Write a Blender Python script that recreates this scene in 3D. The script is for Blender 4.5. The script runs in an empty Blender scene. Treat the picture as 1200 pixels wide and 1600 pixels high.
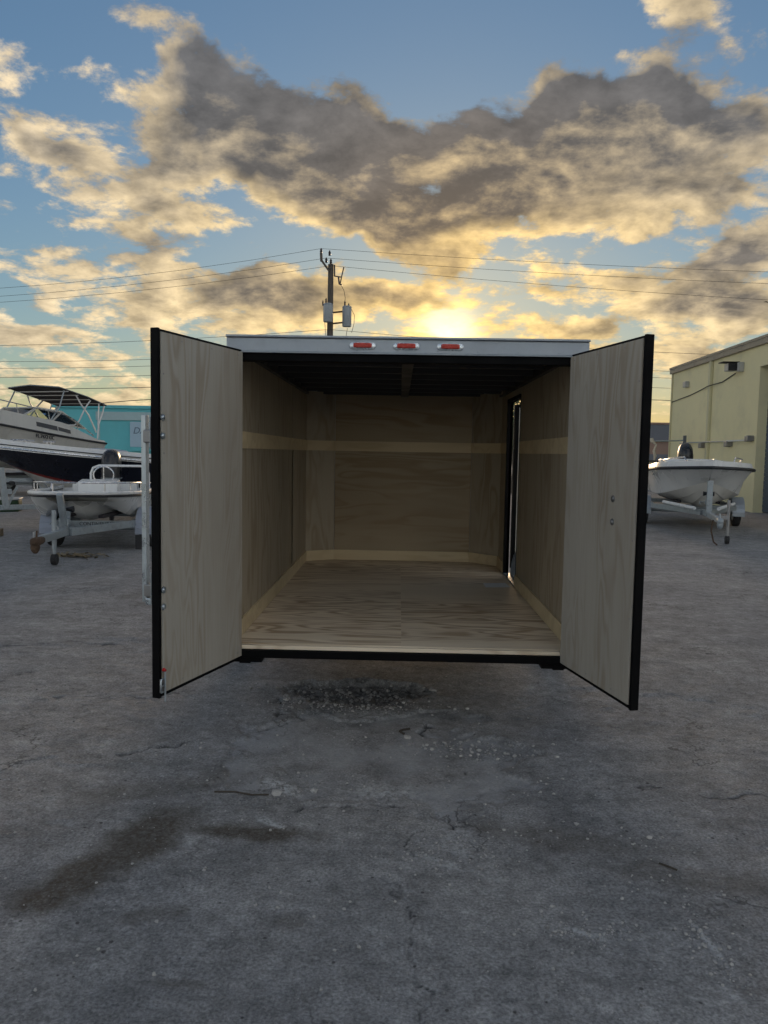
import bpy, bmesh, math, random
import numpy as np
from mathutils import Vector, Matrix, Euler

random.seed(7)
RNG = np.random.default_rng(7)
SC = bpy.context.scene
COL = SC.collection
R = math.radians
PI = math.pi

# ------------------------------------------------------------------ camera
cam_d = bpy.data.cameras.new('camera')
cam = bpy.data.objects.new('camera', cam_d)
COL.objects.link(cam)
cam_d.sensor_fit = 'VERTICAL'
cam_d.sensor_height = 36.0
cam_d.lens = 1200.0 / 1600.0 * 36.0
cam_d.clip_start = 0.05
cam_d.clip_end = 2000.0
YAW, PITCH, ROLL, EYE = -0.0188, 0.0772, 0.0176, 1.55
fw = Vector((math.sin(YAW) * math.cos(PITCH), math.cos(YAW) * math.cos(PITCH), -math.sin(PITCH)))
rt = Vector((math.cos(YAW), -math.sin(YAW), 0))
up = rt.cross(fw)
rt2 = rt * math.cos(ROLL) + up * math.sin(ROLL)
up2 = up * math.cos(ROLL) - rt * math.sin(ROLL)
m = Matrix((rt2, up2, -fw)).transposed().to_4x4()
m.translation = (0, 0, EYE)
cam.matrix_world = m
SC.camera = cam
SC.render.resolution_x, SC.render.resolution_y = 768, 1024

# ------------------------------------------------------------------ light, exposure
SUN_AZ, SUN_EL = 3.4, 8.6        # degrees right of +Y, above the horizon
SKY_STRENGTH = 0.10
sun_dir = Vector((math.sin(R(SUN_AZ)) * math.cos(R(SUN_EL)), math.cos(R(SUN_AZ)) * math.cos(R(SUN_EL)), math.sin(R(SUN_EL))))
sd = bpy.data.lights.new('sun', 'SUN')
sd.energy = 0.65                  # the sun stands behind cloud
sd.angle = R(12)
sd.color = (1.0, 0.70, 0.42)
sun = bpy.data.objects.new('sun', sd)
COL.objects.link(sun)
sun.rotation_euler = (-sun_dir).to_track_quat('-Z', 'Y').to_euler()
vs = SC.view_settings
vs.view_transform = 'Standard'
vs.look = 'None'
vs.gamma = 1.0
vs.use_curve_mapping = False
vs.exposure = 0.98
SC.cycles.use_denoising = True
SC.cycles.max_bounces = 6
SC.cycles.diffuse_bounces = 3
SC.cycles.glossy_bounces = 3
SC.cycles.use_adaptive_sampling = True
SC.cycles.adaptive_threshold = 0.02

# ------------------------------------------------------------------ world: sky with sunset cumulus
class NT:
    """short hand for building node trees"""
    def __init__(s, tree):
        s.t = tree; s.n = tree.nodes; s.l = tree.links
    def new(s, typ, **kw):
        n = s.n.new(typ)
        for k, v in kw.items(): setattr(n, k, v)
        return n
    def put(s, sock, v):
        if isinstance(v, bpy.types.NodeSocket): s.l.new(v, sock)
        elif v is not None: sock.default_value = v
    def math(s, op, a, b=None, c=None, clamp=False):
        n = s.new('ShaderNodeMath', operation=op, use_clamp=clamp)
        s.put(n.inputs[0], a)
        if b is not None: s.put(n.inputs[1], b)
        if c is not None: s.put(n.inputs[2], c)
        return n.outputs[0]
    def vmath(s, op, a, b=None, scale=None):
        n = s.new('ShaderNodeVectorMath', operation=op)
        s.put(n.inputs[0], a)
        if b is not None: s.put(n.inputs[1], b)
        if scale is not None: s.put(n.inputs['Scale'], scale)
        return n.outputs['Value'] if op in ('DOT_PRODUCT', 'LENGTH', 'DISTANCE') else n.outputs[0]
    def noise(s, vec, scale, detail=4, rough=0.55, dist=0.0, color=False):
        n = s.new('ShaderNodeTexNoise')
        s.put(n.inputs['Vector'], vec)
        n.inputs['Scale'].default_value = scale
        n.inputs['Detail'].default_value = detail
        n.inputs['Roughness'].default_value = rough
        n.inputs['Distortion'].default_value = dist
        return n.outputs['Color' if color else 'Fac']
    def map(s, v, a, b, c=0.0, d=1.0, smooth=True):
        n = s.new('ShaderNodeMapRange')
        n.interpolation_type = 'SMOOTHSTEP' if smooth else 'LINEAR'
        s.put(n.inputs[0], v); s.put(n.inputs[1], a); s.put(n.inputs[2], b); s.put(n.inputs[3], c); s.put(n.inputs[4], d)
        return n.outputs[0]
    def mix(s, fac, a, b, mode='MIX'):
        n = s.new('ShaderNodeMix', data_type='RGBA', blend_type=mode)
        n.clamp_factor = True
        s.put(n.inputs[0], fac)
        for i, v in ((6, a), (7, b)):
            if isinstance(v, tuple): v = (*v[:3], 1.0)
            s.put(n.inputs[i], v)
        return n.outputs[2]
    def mapping(s, vec, loc=(0, 0, 0), rot=(0, 0, 0), scale=(1, 1, 1), kind='POINT'):
        n = s.new('ShaderNodeMapping', vector_type=kind)
        s.put(n.inputs[0], vec)
        n.inputs[1].default_value = loc; n.inputs[2].default_value = rot; n.inputs[3].default_value = scale
        return n.outputs[0]

CLOUDS = [(-9.3, 21.2, 8.9, 2.8, 31.0, 0.64),
    (-13.8, 23.7, 3.3, 1.2, 36.0, 0.18),
    (-4.3, 18.7, 4.8, 2.6, 26.0, 0.45),
    (3.1, 20.2, 7.4, 2.7, 1.0, 0.5),
    (11.6, 21.3, 8.8, 3.1, -5.0, 0.62),
    (17.6, 21.2, 3.7, 2.9, 1.0, 0.35),
    (-1.9, 15.9, 2.5, 1.4, 26.0, 0.34),
    (-15.1, 26.4, 2.8, 1.2, 21.0, 0.12),
    (-26.1, 23.4, 2.3, 1.5, 21.0, 0.2),
    (-22.2, 25.7, 4.6, 1.3, 16.0, -0.26),
    (-24.0, 19.2, 2.8, 1.2, 6.0, 0.34),
    (-15.1, 18.9, 3.8, 1.5, -19.0, 0.3),
    (-18.1, 16.0, 4.7, 1.3, 1.0, 0.26),
    (22.6, 17.5, 3.2, 3.2, 11.0, 0.26),
    (23.1, 21.1, 2.0, 1.2, 1.0, 0.14),
    (6.9, 16.9, 7.5, 1.5, 1.0, 0.24),
    (12.4, 12.6, 6.7, 1.3, 1.0, 0.2),
    (16.6, 15.7, 3.8, 1.1, 1.0, 0.12),
    (-18.2, 10.2, 6.2, 0.9, 1.0, 0.14),
    (15.7, 17.3, 4.7, 1.3, 1.0, 0.16),
    (-10.6, 11.3, 7.7, 1.5, 1.0, 0.5),
    (0.5, 11.1, 4.1, 1.2, 9.0, 0.4),
    (-5.1, 14.1, 6.3, 0.9, 9.0, -0.25),
    (-13.8, 8.7, 6.8, 0.8, 1.0, 0.2),
    (20.9, 10.1, 6.0, 1.3, -3.0, 0.45),
    (23.2, 13.0, 3.7, 1.1, -11.0, 0.38),
    (10.7, 9.4, 5.0, 0.7, 1.0, 0.25),
    (18.5, 27.3, 3.1, 0.9, 26.0, 0.24),
    (-5.3, 24.7, 2.9, 0.7, 9.0, 0.18),
    (3.3, 14.0, 4.1, 1.4, 1.0, 0.1),
    (-22.3, 12.6, 4.7, 0.7, 1.0, 0.14),
    (-25.2, 5.9, 6.9, 0.9, 1.0, 0.1),
    (6.9, 16.3, 3.1, 0.9, 1.0, 0.2),
    (1.1, 26.9, 12.2, 3.1, 1.0, -0.4),
    (19.0, 24.4, 3.9, 1.6, 1.0, -0.25),
    (-21.4, 21.1, 3.6, 1.4, 26.0, -0.26),
    (-26.2, 15.4, 4.5, 2.0, 1.0, -0.26),
    (-21.9, 17.2, 2.9, 1.0, 1.0, -0.15),
    (14.9, 14.2, 4.8, 1.3, -9.0, -0.22),
    (-23.3, 26.8, 4.9, 1.5, 1.0, -0.35),
    (-13.8, 13.5, 6.2, 1.0, -4.0, -0.22),
    (-25.9, 9.6, 4.6, 1.1, 1.0, -0.18),
    (4.2, 12.3, 2.3, 0.9, 1.0, -0.1),
    (23.4, 23.5, 1.9, 2.3, 1.0, -0.15)]

world = bpy.data.worlds.new('World')
SC.world = world
world.use_nodes = True
wt = NT(world.node_tree)
wt.n.clear()
gen = wt.new('ShaderNodeTexCoord').outputs['Generated']
dirv = wt.vmath('NORMALIZE', gen)
sep = wt.new('ShaderNodeSeparateXYZ'); wt.put(sep.inputs[0], dirv)
sky = wt.new('ShaderNodeTexSky', sky_type='NISHITA')
sky.sun_disc = False
sky.sun_elevation = R(SUN_EL)
sky.sun_rotation = R(SUN_AZ)
sky.altitude = 0.0
sky.air_density = 1.0
sky.dust_density = 0.3
sky.ozone_density = 2.0
sky_col = wt.vmath('SCALE', sky.outputs[0], scale=SKY_STRENGTH)
# cloud layer coordinates: the direction projected on a flat layer overhead
zc = wt.math('ADD', wt.math('MAXIMUM', sep.outputs[2], 0.0), 0.27)
lay = wt.new('ShaderNodeCombineXYZ')
wt.put(lay.inputs[0], wt.math('DIVIDE', sep.outputs[0], zc))
wt.put(lay.inputs[1], wt.math('DIVIDE', sep.outputs[1], zc))
lay.inputs[2].default_value = 0.37
# the cover field of the big cloud masses and clear gaps (azimuth, elevation, radii, tilt, weight),
# split into products of one-dimensional profiles so that it costs a few curve lookups
GA, GE, A_MAX, E_MAX = 65, 49, 0.62, 0.60
ga = np.linspace(-A_MAX, A_MAX, GA)          # tan(azimuth)
ge = np.linspace(0, E_MAX, GE)               # sin(elevation)
AA, EE = np.meshgrid(np.degrees(np.arctan(ga)), np.degrees(np.arcsin(ge)))
FIELD = np.zeros_like(AA)
for az, el, ra, rb, tilt, w in CLOUDS:
    dx = (AA - az) * math.cos(R(el)); dy = EE - el
    t = -R(tilt)
    q = ((dx * math.cos(t) + dy * math.sin(t)) / (ra * 1.0)) ** 2 + ((dy * math.cos(t) - dx * math.sin(t)) / (rb * 1.0)) ** 2
    FIELD += w * np.exp(-q)
edge = np.clip((A_MAX - np.abs(ga)) / 0.12, 0, 1)
FIELD = np.clip(FIELD, -0.4, 0.75) * edge[None, :] * np.clip((E_MAX - ge) / 0.06, 0, 1)[:, None]
U, S, Vt = np.linalg.svd(FIELD, full_matrices=False)
warp = wt.vmath('SUBTRACT', wt.noise(dirv, 11.0, 3, 0.6, color=True), (0.5, 0.5, 0.5))
wsep = wt.new('ShaderNodeSeparateXYZ'); wt.put(wsep.inputs[0], warp)
tan_a = wt.math('DIVIDE', sep.outputs[0], wt.math('MAXIMUM', sep.outputs[1], 0.02))
ca = wt.math('MULTIPLY', wt.math('MULTIPLY_ADD', wsep.outputs[0], 0.11, tan_a), 1.0 / A_MAX)
ce = wt.math('MULTIPLY_ADD', wt.math('MULTIPLY_ADD', wsep.outputs[1], 0.07, sep.outputs[2]), 2.0 / E_MAX, -1.0)
def curves(inp, prof):
    n = wt.new('ShaderNodeVectorCurve')
    cm = n.mapping
    cm.use_clip = True
    for k in range(3):
        c = cm.curves[k]; N = len(prof[k])
        xs = np.linspace(-1, 1, N)
        c.points[0].location = (-1, prof[k][0]); c.points[1].location = (1, prof[k][-1])
        for x, y in zip(xs[1:-1], prof[k][1:-1]): c.points.new(float(x), float(y))
    cm.update()
    cv = wt.new('ShaderNodeCombineXYZ')
    for k in range(3): wt.put(cv.inputs[k], inp)
    wt.put(n.inputs['Vector'], cv.outputs[0])
    return n.outputs[0]
def field(ca_, ce_, groups):
    tot = None
    for g in range(groups):
        pe, pa, sc = [], [], []
        for k in range(3 * g, 3 * g + 3):
            mu, mv = np.abs(U[:, k]).max(), np.abs(Vt[k]).max()
            pe.append(U[:, k] / mu); pa.append(Vt[k] / mv); sc.append(float(S[k] * mu * mv))
        term = wt.vmath('DOT_PRODUCT', wt.vmath('MULTIPLY', curves(ca_, pa), tuple(sc)), curves(ce_, pe))
        tot = term if tot is None else wt.math('ADD', tot, term)
    return wt.math('MULTIPLY', tot, wt.math('GREATER_THAN', sep.outputs[1], 0.1))
acc = field(ca, ce, 4)
# the same field a little nearer the sun: a mass there shades what lies behind it
acc_sun = field(wt.math('MULTIPLY_ADD', wt.math('SUBTRACT', math.tan(R(SUN_AZ)) / A_MAX, ca), 0.10, ca), wt.math('SUBTRACT', ce, 0.13), 2)
n_low = wt.math('SUBTRACT', wt.noise(lay.outputs[0], 1.8, 2, 0.5), 0.5)
n_mid = wt.math('SUBTRACT', wt.noise(lay.outputs[0], 5.2, 9, 0.635, 0.12), 0.5)
tosun = Vector((sun_dir.x, sun_dir.y, 0)) / (sun_dir.z + 0.27)
off = wt.vmath('SCALE', wt.vmath('NORMALIZE', wt.vmath('SUBTRACT', tuple(tosun), lay.outputs[0])), scale=0.04)
n_off = wt.math('SUBTRACT', wt.noise(wt.vmath('ADD', lay.outputs[0], off), 5.2, 6, 0.57, 0.12), 0.5)
noisy = wt.math('MULTIPLY_ADD', n_mid, 1.75, wt.math('MULTIPLY', n_low, 0.70))
d = wt.math('ADD', wt.math('MULTIPLY', acc, 0.85), wt.math('ADD', noisy, wt.math('MULTIPLY_ADD', wt.math('SUBTRACT', 0.45, sep.outputs[2], clamp=True), 0.36, -0.045)))
alpha = wt.map(d, -0.02, 0.21)
body = wt.math('ADD', acc, wt.math('MULTIPLY_ADD', n_low, 0.6, wt.math('MULTIPLY', n_mid, 0.55)))
thick = wt.math('MAXIMUM', wt.map(body, 0.06, 0.50), wt.map(d, 0.12, 0.55, 0.0, 0.60))
lit = wt.math('MULTIPLY_ADD', wt.math('SUBTRACT', n_mid, n_off), 3.2, 0.42, clamp=True)
s = wt.math('MAXIMUM', wt.vmath('DOT_PRODUCT', dirv, tuple(sun_dir)), 0.0)
near = wt.math('POWER', s, 5.0)
nearer = wt.math('POWER', s, 60.0)
low = wt.math('POWER', wt.math('SUBTRACT', 1.0, wt.math('MAXIMUM', sep.outputs[2], 0.0)), 6.0)   # long path through the air
sdot = wt.vmath('DOT_PRODUCT', dirv, tuple(sun_dir))
front = wt.map(sdot, 0.80, -0.35)            # clouds away from the sun: lit from our side, brightened further as unseen fill
thin_col = wt.mix(near, (0.38, 0.33, 0.26), (0.54, 0.405, 0.21))
thin_col = wt.mix(nearer, thin_col, (0.68, 0.455, 0.165))
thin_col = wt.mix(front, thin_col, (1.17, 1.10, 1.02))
thick_col = wt.mix(near, (0.082, 0.089, 0.100), (0.084, 0.080, 0.078))
thick_col = wt.mix(nearer, thick_col, (0.15, 0.105, 0.065))
thick_col = wt.mix(wt.math('MULTIPLY', low, 1.35), thick_col, (0.205, 0.155, 0.10))
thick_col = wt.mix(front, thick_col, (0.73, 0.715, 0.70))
relief = wt.math('MULTIPLY_ADD', lit, 0.62, 0.60)
veil = wt.math('MULTIPLY', wt.math('SUBTRACT', acc_sun, wt.math('MAXIMUM', acc, -0.1)), 1.5)
veil = wt.math('MAXIMUM', wt.math('MINIMUM', veil, 0.65), -0.18)
shade = wt.math('ADD', wt.math('ADD', thick, veil), wt.math('MULTIPLY', wt.math('SUBTRACT', 0.5, lit), 0.55), clamp=True)
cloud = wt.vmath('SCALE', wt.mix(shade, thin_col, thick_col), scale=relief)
# the clear sky: bright air round the low sun rolled off as a camera does
lum = wt.vmath('DOT_PRODUCT', sky_col, (0.3, 0.5, 0.2))
base = wt.vmath('SCALE', sky_col, scale=wt.math('DIVIDE', 0.75, wt.math('MULTIPLY_ADD', lum, 1.6, 1.0)))
tint = wt.mix(wt.math('MULTIPLY', low, wt.math('MULTIPLY_ADD', near, 0.6, 0.4)), (0.80, 0.92, 1.00), (1.12, 1.00, 0.78))
base = wt.vmath('MULTIPLY', base, tint)
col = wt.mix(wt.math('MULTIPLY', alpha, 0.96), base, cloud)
glow = wt.math('MULTIPLY_ADD', wt.math('POWER', s, 2000.0), wt.math('MULTIPLY_ADD', n_mid, 2.6, 0.85, clamp=True), wt.math('MULTIPLY', wt.math('POWER', s, 140.0), 0.05))
glow = wt.math('MULTIPLY', glow, wt.math('SUBTRACT', 1.0, wt.math('MULTIPLY', alpha, wt.math('MULTIPLY_ADD', shade, 0.45, 0.45))))
gl = wt.vmath('SCALE', (1.0, 0.74, 0.32), scale=glow)
col = wt.vmath('ADD', col, gl)
bg = wt.new('ShaderNodeBackground')
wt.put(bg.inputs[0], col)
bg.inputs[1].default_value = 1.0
out = wt.new('ShaderNodeOutputWorld')
wt.l.new(bg.outputs[0], out.inputs[0])
world.cycles.sampling_method = 'NONE'

# ------------------------------------------------------------------ helpers
def tag(o, label=None, cat=None, group=None, kind=None):
    if label: o['label'] = label
    if cat: o['category'] = cat
    if group: o['group'] = group
    if kind: o['kind'] = kind
    return o

def empty(name, loc=(0, 0, 0), rz=0.0, rx=0.0, parent=None):
    o = bpy.data.objects.new(name, None)
    COL.objects.link(o)
    o.empty_display_size = 0.2
    o.location = loc
    o.rotation_euler = (rx, 0, rz)
    o.parent = parent
    return o

class MB:
    """collects verts and faces of one mesh object"""
    def __init__(s): s.v = []; s.f = []
    def add(s, vs, fs):
        b = len(s.v); s.v += [tuple(v) for v in vs]; s.f += [tuple(i + b for i in f) for f in fs]; return s
    def box(s, lo, hi, mat=None):
        x0, y0, z0 = lo; x1, y1, z1 = hi
        vs = [(x0, y0, z0), (x1, y0, z0), (x1, y1, z0), (x0, y1, z0), (x0, y0, z1), (x1, y0, z1), (x1, y1, z1), (x0, y1, z1)]
        if mat is not None: vs = [mat @ Vector(v) for v in vs]
        return s.add(vs, [(0, 3, 2, 1), (4, 5, 6, 7), (0, 1, 5, 4), (1, 2, 6, 5), (2, 3, 7, 6), (3, 0, 4, 7)])
    def cbox(s, c, size, mat=None):
        return s.box([c[i] - size[i] / 2 for i in range(3)], [c[i] + size[i] / 2 for i in range(3)], mat)
    def bar(s, p0, p1, w, h, upv=(0, 0, 1)):
        p0, p1 = Vector(p0), Vector(p1)
        d = (p1 - p0).normalized(); x = d.cross(Vector(upv))
        if x.length < 1e-4: x = d.cross(Vector((0, 1, 0)))
        x.normalize(); y = x.cross(d)
        vs = []
        for p in (p0, p1):
            for a, b in ((-1, -1), (1, -1), (1, 1), (-1, 1)): vs.append(p + x * a * w / 2 + y * b * h / 2)
        return s.add(vs, [(0, 1, 2, 3), (7, 6, 5, 4), (0, 4, 5, 1), (1, 5, 6, 2), (2, 6, 7, 3), (3, 7, 4, 0)])
    def tube(s, pts, r, n=8, caps=True):
        pts = [Vector(p) for p in pts]
        rs = r if isinstance(r, (list, tuple)) else [r] * len(pts)
        b = len(s.v); prev = None
        for i, p in enumerate(pts):
            d = (pts[min(i + 1, len(pts) - 1)] - pts[max(i - 1, 0)]).normalized()
            if prev is None:
                x = d.orthogonal().normalized()
            else:
                x = (prev - d * prev.dot(d))
                x = x.normalized() if x.length > 1e-5 else d.orthogonal().normalized()
            prev = x; y = d.cross(x)
            for k in range(n):
                a = 2 * PI * k / n
                s.v.append(tuple(p + (x * math.cos(a) + y * math.sin(a)) * rs[i]))
        for i in range(len(pts) - 1):
            for k in range(n):
                k2 = (k + 1) % n
                s.f.append((b + i * n + k, b + i * n + k2, b + (i + 1) * n + k2, b + (i + 1) * n + k))
        if caps:
            s.f.append(tuple(b + k for k in range(n))[::-1])
            s.f.append(tuple(b + (len(pts) - 1) * n + k for k in range(n)))
        return s
    def rings(s, rings, caps=True, close=True):
        """loft equal-length rings of points"""
        b = len(s.v); n = len(rings[0])
        for r_ in rings: s.v += [tuple(p) for p in r_]
        for i in range(len(rings) - 1):
            for k in range(n if close else n - 1):
                k2 = (k + 1) % n
                s.f.append((b + i * n + k, b + i * n + k2, b + (i + 1) * n + k2, b + (i + 1) * n + k))
        if caps:
            s.f.append(tuple(b + k for k in range(n))[::-1])
            s.f.append(tuple(b + (len(rings) - 1) * n + k for k in range(n)))
        return s
    def prism(s, poly, lo, hi, axis):
        """polygon in the two other axes, pushed from lo to hi along axis (0, 1 or 2)"""
        def P(q, t):
            q = list(q); q.insert(axis, t); return q
        return s.rings([[P(q, lo) for q in poly], [P(q, hi) for q in poly]])
    def build(s, name, mat, parent=None, smooth=False, bevel=0.0, fix=True):
        me = bpy.data.meshes.new(name)
        me.from_pydata(s.v, [], s.f)
        if fix:
            bm = bmesh.new(); bm.from_mesh(me)
            bmesh.ops.recalc_face_normals(bm, faces=bm.faces)
            bm.to_mesh(me); bm.free()
        o = bpy.data.objects.new(name, me)
        COL.objects.link(o)
        if mat: me.materials.append(mat)
        if smooth:
            for p in me.polygons: p.use_smooth = True
            me.set_sharp_from_angle(angle=R(38))
        if bevel:
            md = o.modifiers.new('bevel', 'BEVEL'); md.width = bevel; md.segments = 2; md.limit_method = 'ANGLE'; md.angle_limit = R(40)
        o.parent = parent
        return o

def superellipse(cx, cy, z, rx, ry, n=16, e=0.6):
    out = []
    for k in range(n):
        a = 2 * PI * k / n; c, s_ = math.cos(a), math.sin(a)
        out.append((cx + rx * math.copysign(abs(c) ** e, c), cy + ry * math.copysign(abs(s_) ** e, s_), z))
    return out

def text_part(body, size, mat, parent, loc, rot, name='lettering', shear=0.0, depth=0.002, align='CENTER'):
    cu = bpy.data.curves.new('txt', 'FONT')
    cu.body = body; cu.size = size; cu.shear = shear; cu.extrude = depth; cu.align_x = align; cu.align_y = 'CENTER'
    tmp = bpy.data.objects.new('txt', cu)
    COL.objects.link(tmp)
    bpy.context.view_layer.update()
    me = bpy.data.meshes.new_from_object(tmp.evaluated_get(bpy.context.evaluated_depsgraph_get()))
    bpy.data.objects.remove(tmp)
    o = bpy.data.objects.new(name, me); COL.objects.link(o)
    me.materials.clear(); me.materials.append(mat)
    o.parent = parent; o.location = loc; o.rotation_euler = rot
    return o

# ------------------------------------------------------------------ materials
def base_mat(name):
    mt = bpy.data.materials.new(name); mt.use_nodes = True
    t = NT(mt.node_tree)
    return mt, t, t.n['Principled BSDF'], t.new('ShaderNodeTexCoord').outputs['Object']

def plain(name, col, rough=0.5, metal=0.0, var=0.12, scale=6.0, bump=0.0, dirt=0.0, dirt_col=(0.10, 0.085, 0.06), spec=0.5, streak=False):
    """a painted, moulded or metal surface with uneven tone, dirt and fine relief"""
    mt, t, b, co = base_mat(name)
    if streak: co2 = t.mapping(co, scale=(1, 1, 0.12))
    else: co2 = co
    n1 = t.noise(co2, scale, 5, 0.6)
    n2 = t.noise(co, scale * 9, 3, 0.6)
    f = t.math('MULTIPLY_ADD', t.math('SUBTRACT', n1, 0.5), var * 3.0, t.math('MULTIPLY_ADD', t.math('SUBTRACT', n2, 0.5), var, 1.0))
    c = t.vmath('SCALE', tuple(col), scale=f)
    if dirt:
        k = t.math('MULTIPLY', t.map(t.noise(co2, scale * 1.7, 6, 0.65), 0.50, 0.72), dirt)
        c = t.mix(k, c, dirt_col)
    t.put(b.inputs['Base Color'], c)
    b.inputs['Metallic'].default_value = metal
    b.inputs['Specular IOR Level'].default_value = spec
    t.put(b.inputs['Roughness'], t.map(n1, 0.3, 0.7, max(rough - 0.10, 0.03), min(rough + 0.12, 1.0)))
    if bump:
        bp = t.new('ShaderNodeBump'); bp.inputs['Strength'].default_value = bump; bp.inputs['Distance'].default_value = 0.01
        t.put(bp.inputs['Height'], n2); t.put(b.inputs['Normal'], bp.outputs[0])
    return mt

def plywood(name, light, dark, grain='Z', knots=0.5, tone=1.0, fig=0.85, freq=4.0, shift=1.0, nr=16.0, fibre=0.35, st=0.18):
    """rotary-cut plywood: cathedral figure along the grain, pores, patches of stain; every sheet differs"""
    mt, t, b, co = base_mat(name)
    rnd = t.new('ShaderNodeObjectInfo').outputs['Random']
    sh = t.vmath('SCALE', (37.0 * shift, 23.0 * shift, 51.0 * shift), scale=rnd)
    co = t.vmath('ADD', co, sh)
    sc = {'Z': (1, 1, st), 'X': (st, 1, 1)}[grain]
    g = t.mapping(co, scale=sc)
    warp = t.vmath('SCALE', t.vmath('SUBTRACT', t.noise(g, 2.2, 3, 0.5, color=True), (0.5, 0.5, 0.5)), scale=0.55)
    g2 = t.vmath('ADD', g, warp)
    bands = t.noise(g2, freq, 2, 0.5)
    rings = t.math('ABSOLUTE', t.math('SINE', t.math('MULTIPLY', bands, nr)))
    rings = t.math('POWER', rings, 4.0)
    zone = t.map(t.noise(g, 2.6, 2, 0.5), 0.36, 0.54)
    fib = t.noise(t.mapping(co, scale={'Z': (1, 1, 0.02), 'X': (0.02, 1, 1)}[grain]), 120.0, 3, 0.7)
    fac = t.math('MULTIPLY_ADD', t.math('MULTIPLY', rings, zone), fig, t.math('MULTIPLY_ADD', t.math('SUBTRACT', fib, 0.5), fibre, 0.12), clamp=True)
    c = t.mix(fac, light, dark)
    blot = t.map(t.noise(g, 1.7, 4, 0.6), 0.46, 0.70)
    c = t.mix(t.math('MULTIPLY', blot, 0.28), c, tuple(x * 0.80 + y * 0.0 for x, y in zip(dark, light)))
    kn = t.new('ShaderNodeTexVoronoi'); t.put(kn.inputs['Vector'], t.mapping(co, scale={'Z': (1, 1, 0.45), 'X': (0.45, 1, 1)}[grain])); kn.inputs['Scale'].default_value = 2.1
    k = t.math('MULTIPLY', t.map(kn.outputs['Distance'], 0.065, 0.02), knots)
    c = t.mix(k, c, tuple(x * 0.55 for x in dark))
    c = t.vmath('SCALE', c, scale=t.math('MULTIPLY', t.math('MULTIPLY_ADD', rnd, 0.08, 0.96), tone))
    t.put(b.inputs['Base Color'], c)
    b.inputs['Roughness'].default_value = 0.62
    b.inputs['Specular IOR Level'].default_value = 0.3
    bp = t.new('ShaderNodeBump'); bp.inputs['Strength'].default_value = 0.25; bp.inputs['Distance'].default_value = 0.003
    t.put(bp.inputs['Height'], t.math('ADD', fib, t.math('MULTIPLY', rings, 0.4))); t.put(b.inputs['Normal'], bp.outputs[0])
    return mt

M = {}
M['ply_door'] = plywood('door_plywood', (0.445, 0.42, 0.365), (0.29, 0.235, 0.165), 'Z', 0.35, 1.0, 0.52, 5.5, 1.0, 30.0, 0.50, 0.15)
M['ply_wall'] = plywood('wall_plywood', (0.42, 0.365, 0.275), (0.29, 0.225, 0.145), 'Z', 0.25, 1.0, 0.6, 4.6, 1.0, 20.0)
M['ply_back'] = plywood('front_plywood', (0.42, 0.345, 0.235), (0.30, 0.215, 0.125), 'X', 0.25, 1.0, 0.65, 4.6, 1.0, 22.0)
M['ply_strip'] = plywood('strip_plywood', (0.72, 0.60, 0.39), (0.54, 0.42, 0.24), 'X', 0.15, 1.0, 0.4)
M['ply_floor'] = plywood('floor_plywood', (0.70, 0.605, 0.46), (0.385, 0.28, 0.175), 'X', 0.5, 1.30, 0.95, 4.2, 0.004, 44.0, 0.6, 0.13)
M['black'] = plain('black_steel', (0.0025, 0.0025, 0.003), 0.6, 0.0, 0.2, 5, 0.05, 0.2, (0.008, 0.0075, 0.007), spec=0.10)
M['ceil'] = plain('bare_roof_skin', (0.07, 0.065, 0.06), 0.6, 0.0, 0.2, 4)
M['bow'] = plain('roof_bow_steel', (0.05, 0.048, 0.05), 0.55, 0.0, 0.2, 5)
M['alu'] = plain('aluminium_trim', (0.34, 0.38, 0.42), 0.42, 0.35, 0.10, 5, 0.04, 0.25, (0.25, 0.25, 0.25))
M['skin'] = plain('white_aluminium_skin', (0.66, 0.67, 0.68), 0.35, 0.1, 0.05, 2, 0.0, 0.12)
M['zinc'] = plain('zinc_plate', (0.50, 0.56, 0.60), 0.33, 0.85, 0.18, 20, 0.05)
M['zincdull'] = plain('dull_steel', (0.30, 0.30, 0.30), 0.42, 0.8, 0.18, 20, 0.05)
M['galv'] = plain('galvanised_steel', (0.36, 0.40, 0.42), 0.5, 0.55, 0.2, 9, 0.08, 0.35, (0.16, 0.13, 0.10))
M['rust'] = plain('rusty_steel', (0.085, 0.052, 0.032), 0.85, 0.1, 0.5, 14, 0.4, 0.6, (0.20, 0.14, 0.085))
M['redlens'] = plain('red_lens', (0.50, 0.035, 0.02), 0.22, 0.0, 0.15, 60, 0.2)
M['redcap'] = plain('red_grip', (0.45, 0.02, 0.02), 0.4)
M['chrome'] = plain('chrome_bezel', (0.72, 0.78, 0.82), 0.22, 0.6, 0.05, 30)
M['gel'] = plain('white_gelcoat', (0.66, 0.665, 0.65), 0.30, 0.0, 0.06, 1.6, 0.0, 0.30, (0.33, 0.31, 0.27), streak=True)
M['gelold'] = plain('aged_white_gelcoat', (0.56, 0.545, 0.50), 0.42, 0.0, 0.10, 1.6, 0.0, 0.45, (0.27, 0.25, 0.21), streak=True)
M['gelgrey'] = plain('grey_white_bottom', (0.42, 0.42, 0.40), 0.5, 0.0, 0.12, 1.8, 0.0, 0.5, (0.20, 0.19, 0.16))
M['navy'] = plain('navy_gelcoat', (0.006, 0.008, 0.018), 0.25, 0.0, 0.2, 1.5, 0.0, 0.12, (0.03, 0.03, 0.04))
M['redstripe'] = plain('red_boot_stripe', (0.16, 0.012, 0.008), 0.35, 0.0, 0.2, 2)
M['rub'] = plain('black_rub_rail', (0.014, 0.015, 0.018), 0.55, 0.0, 0.2, 8)
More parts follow.
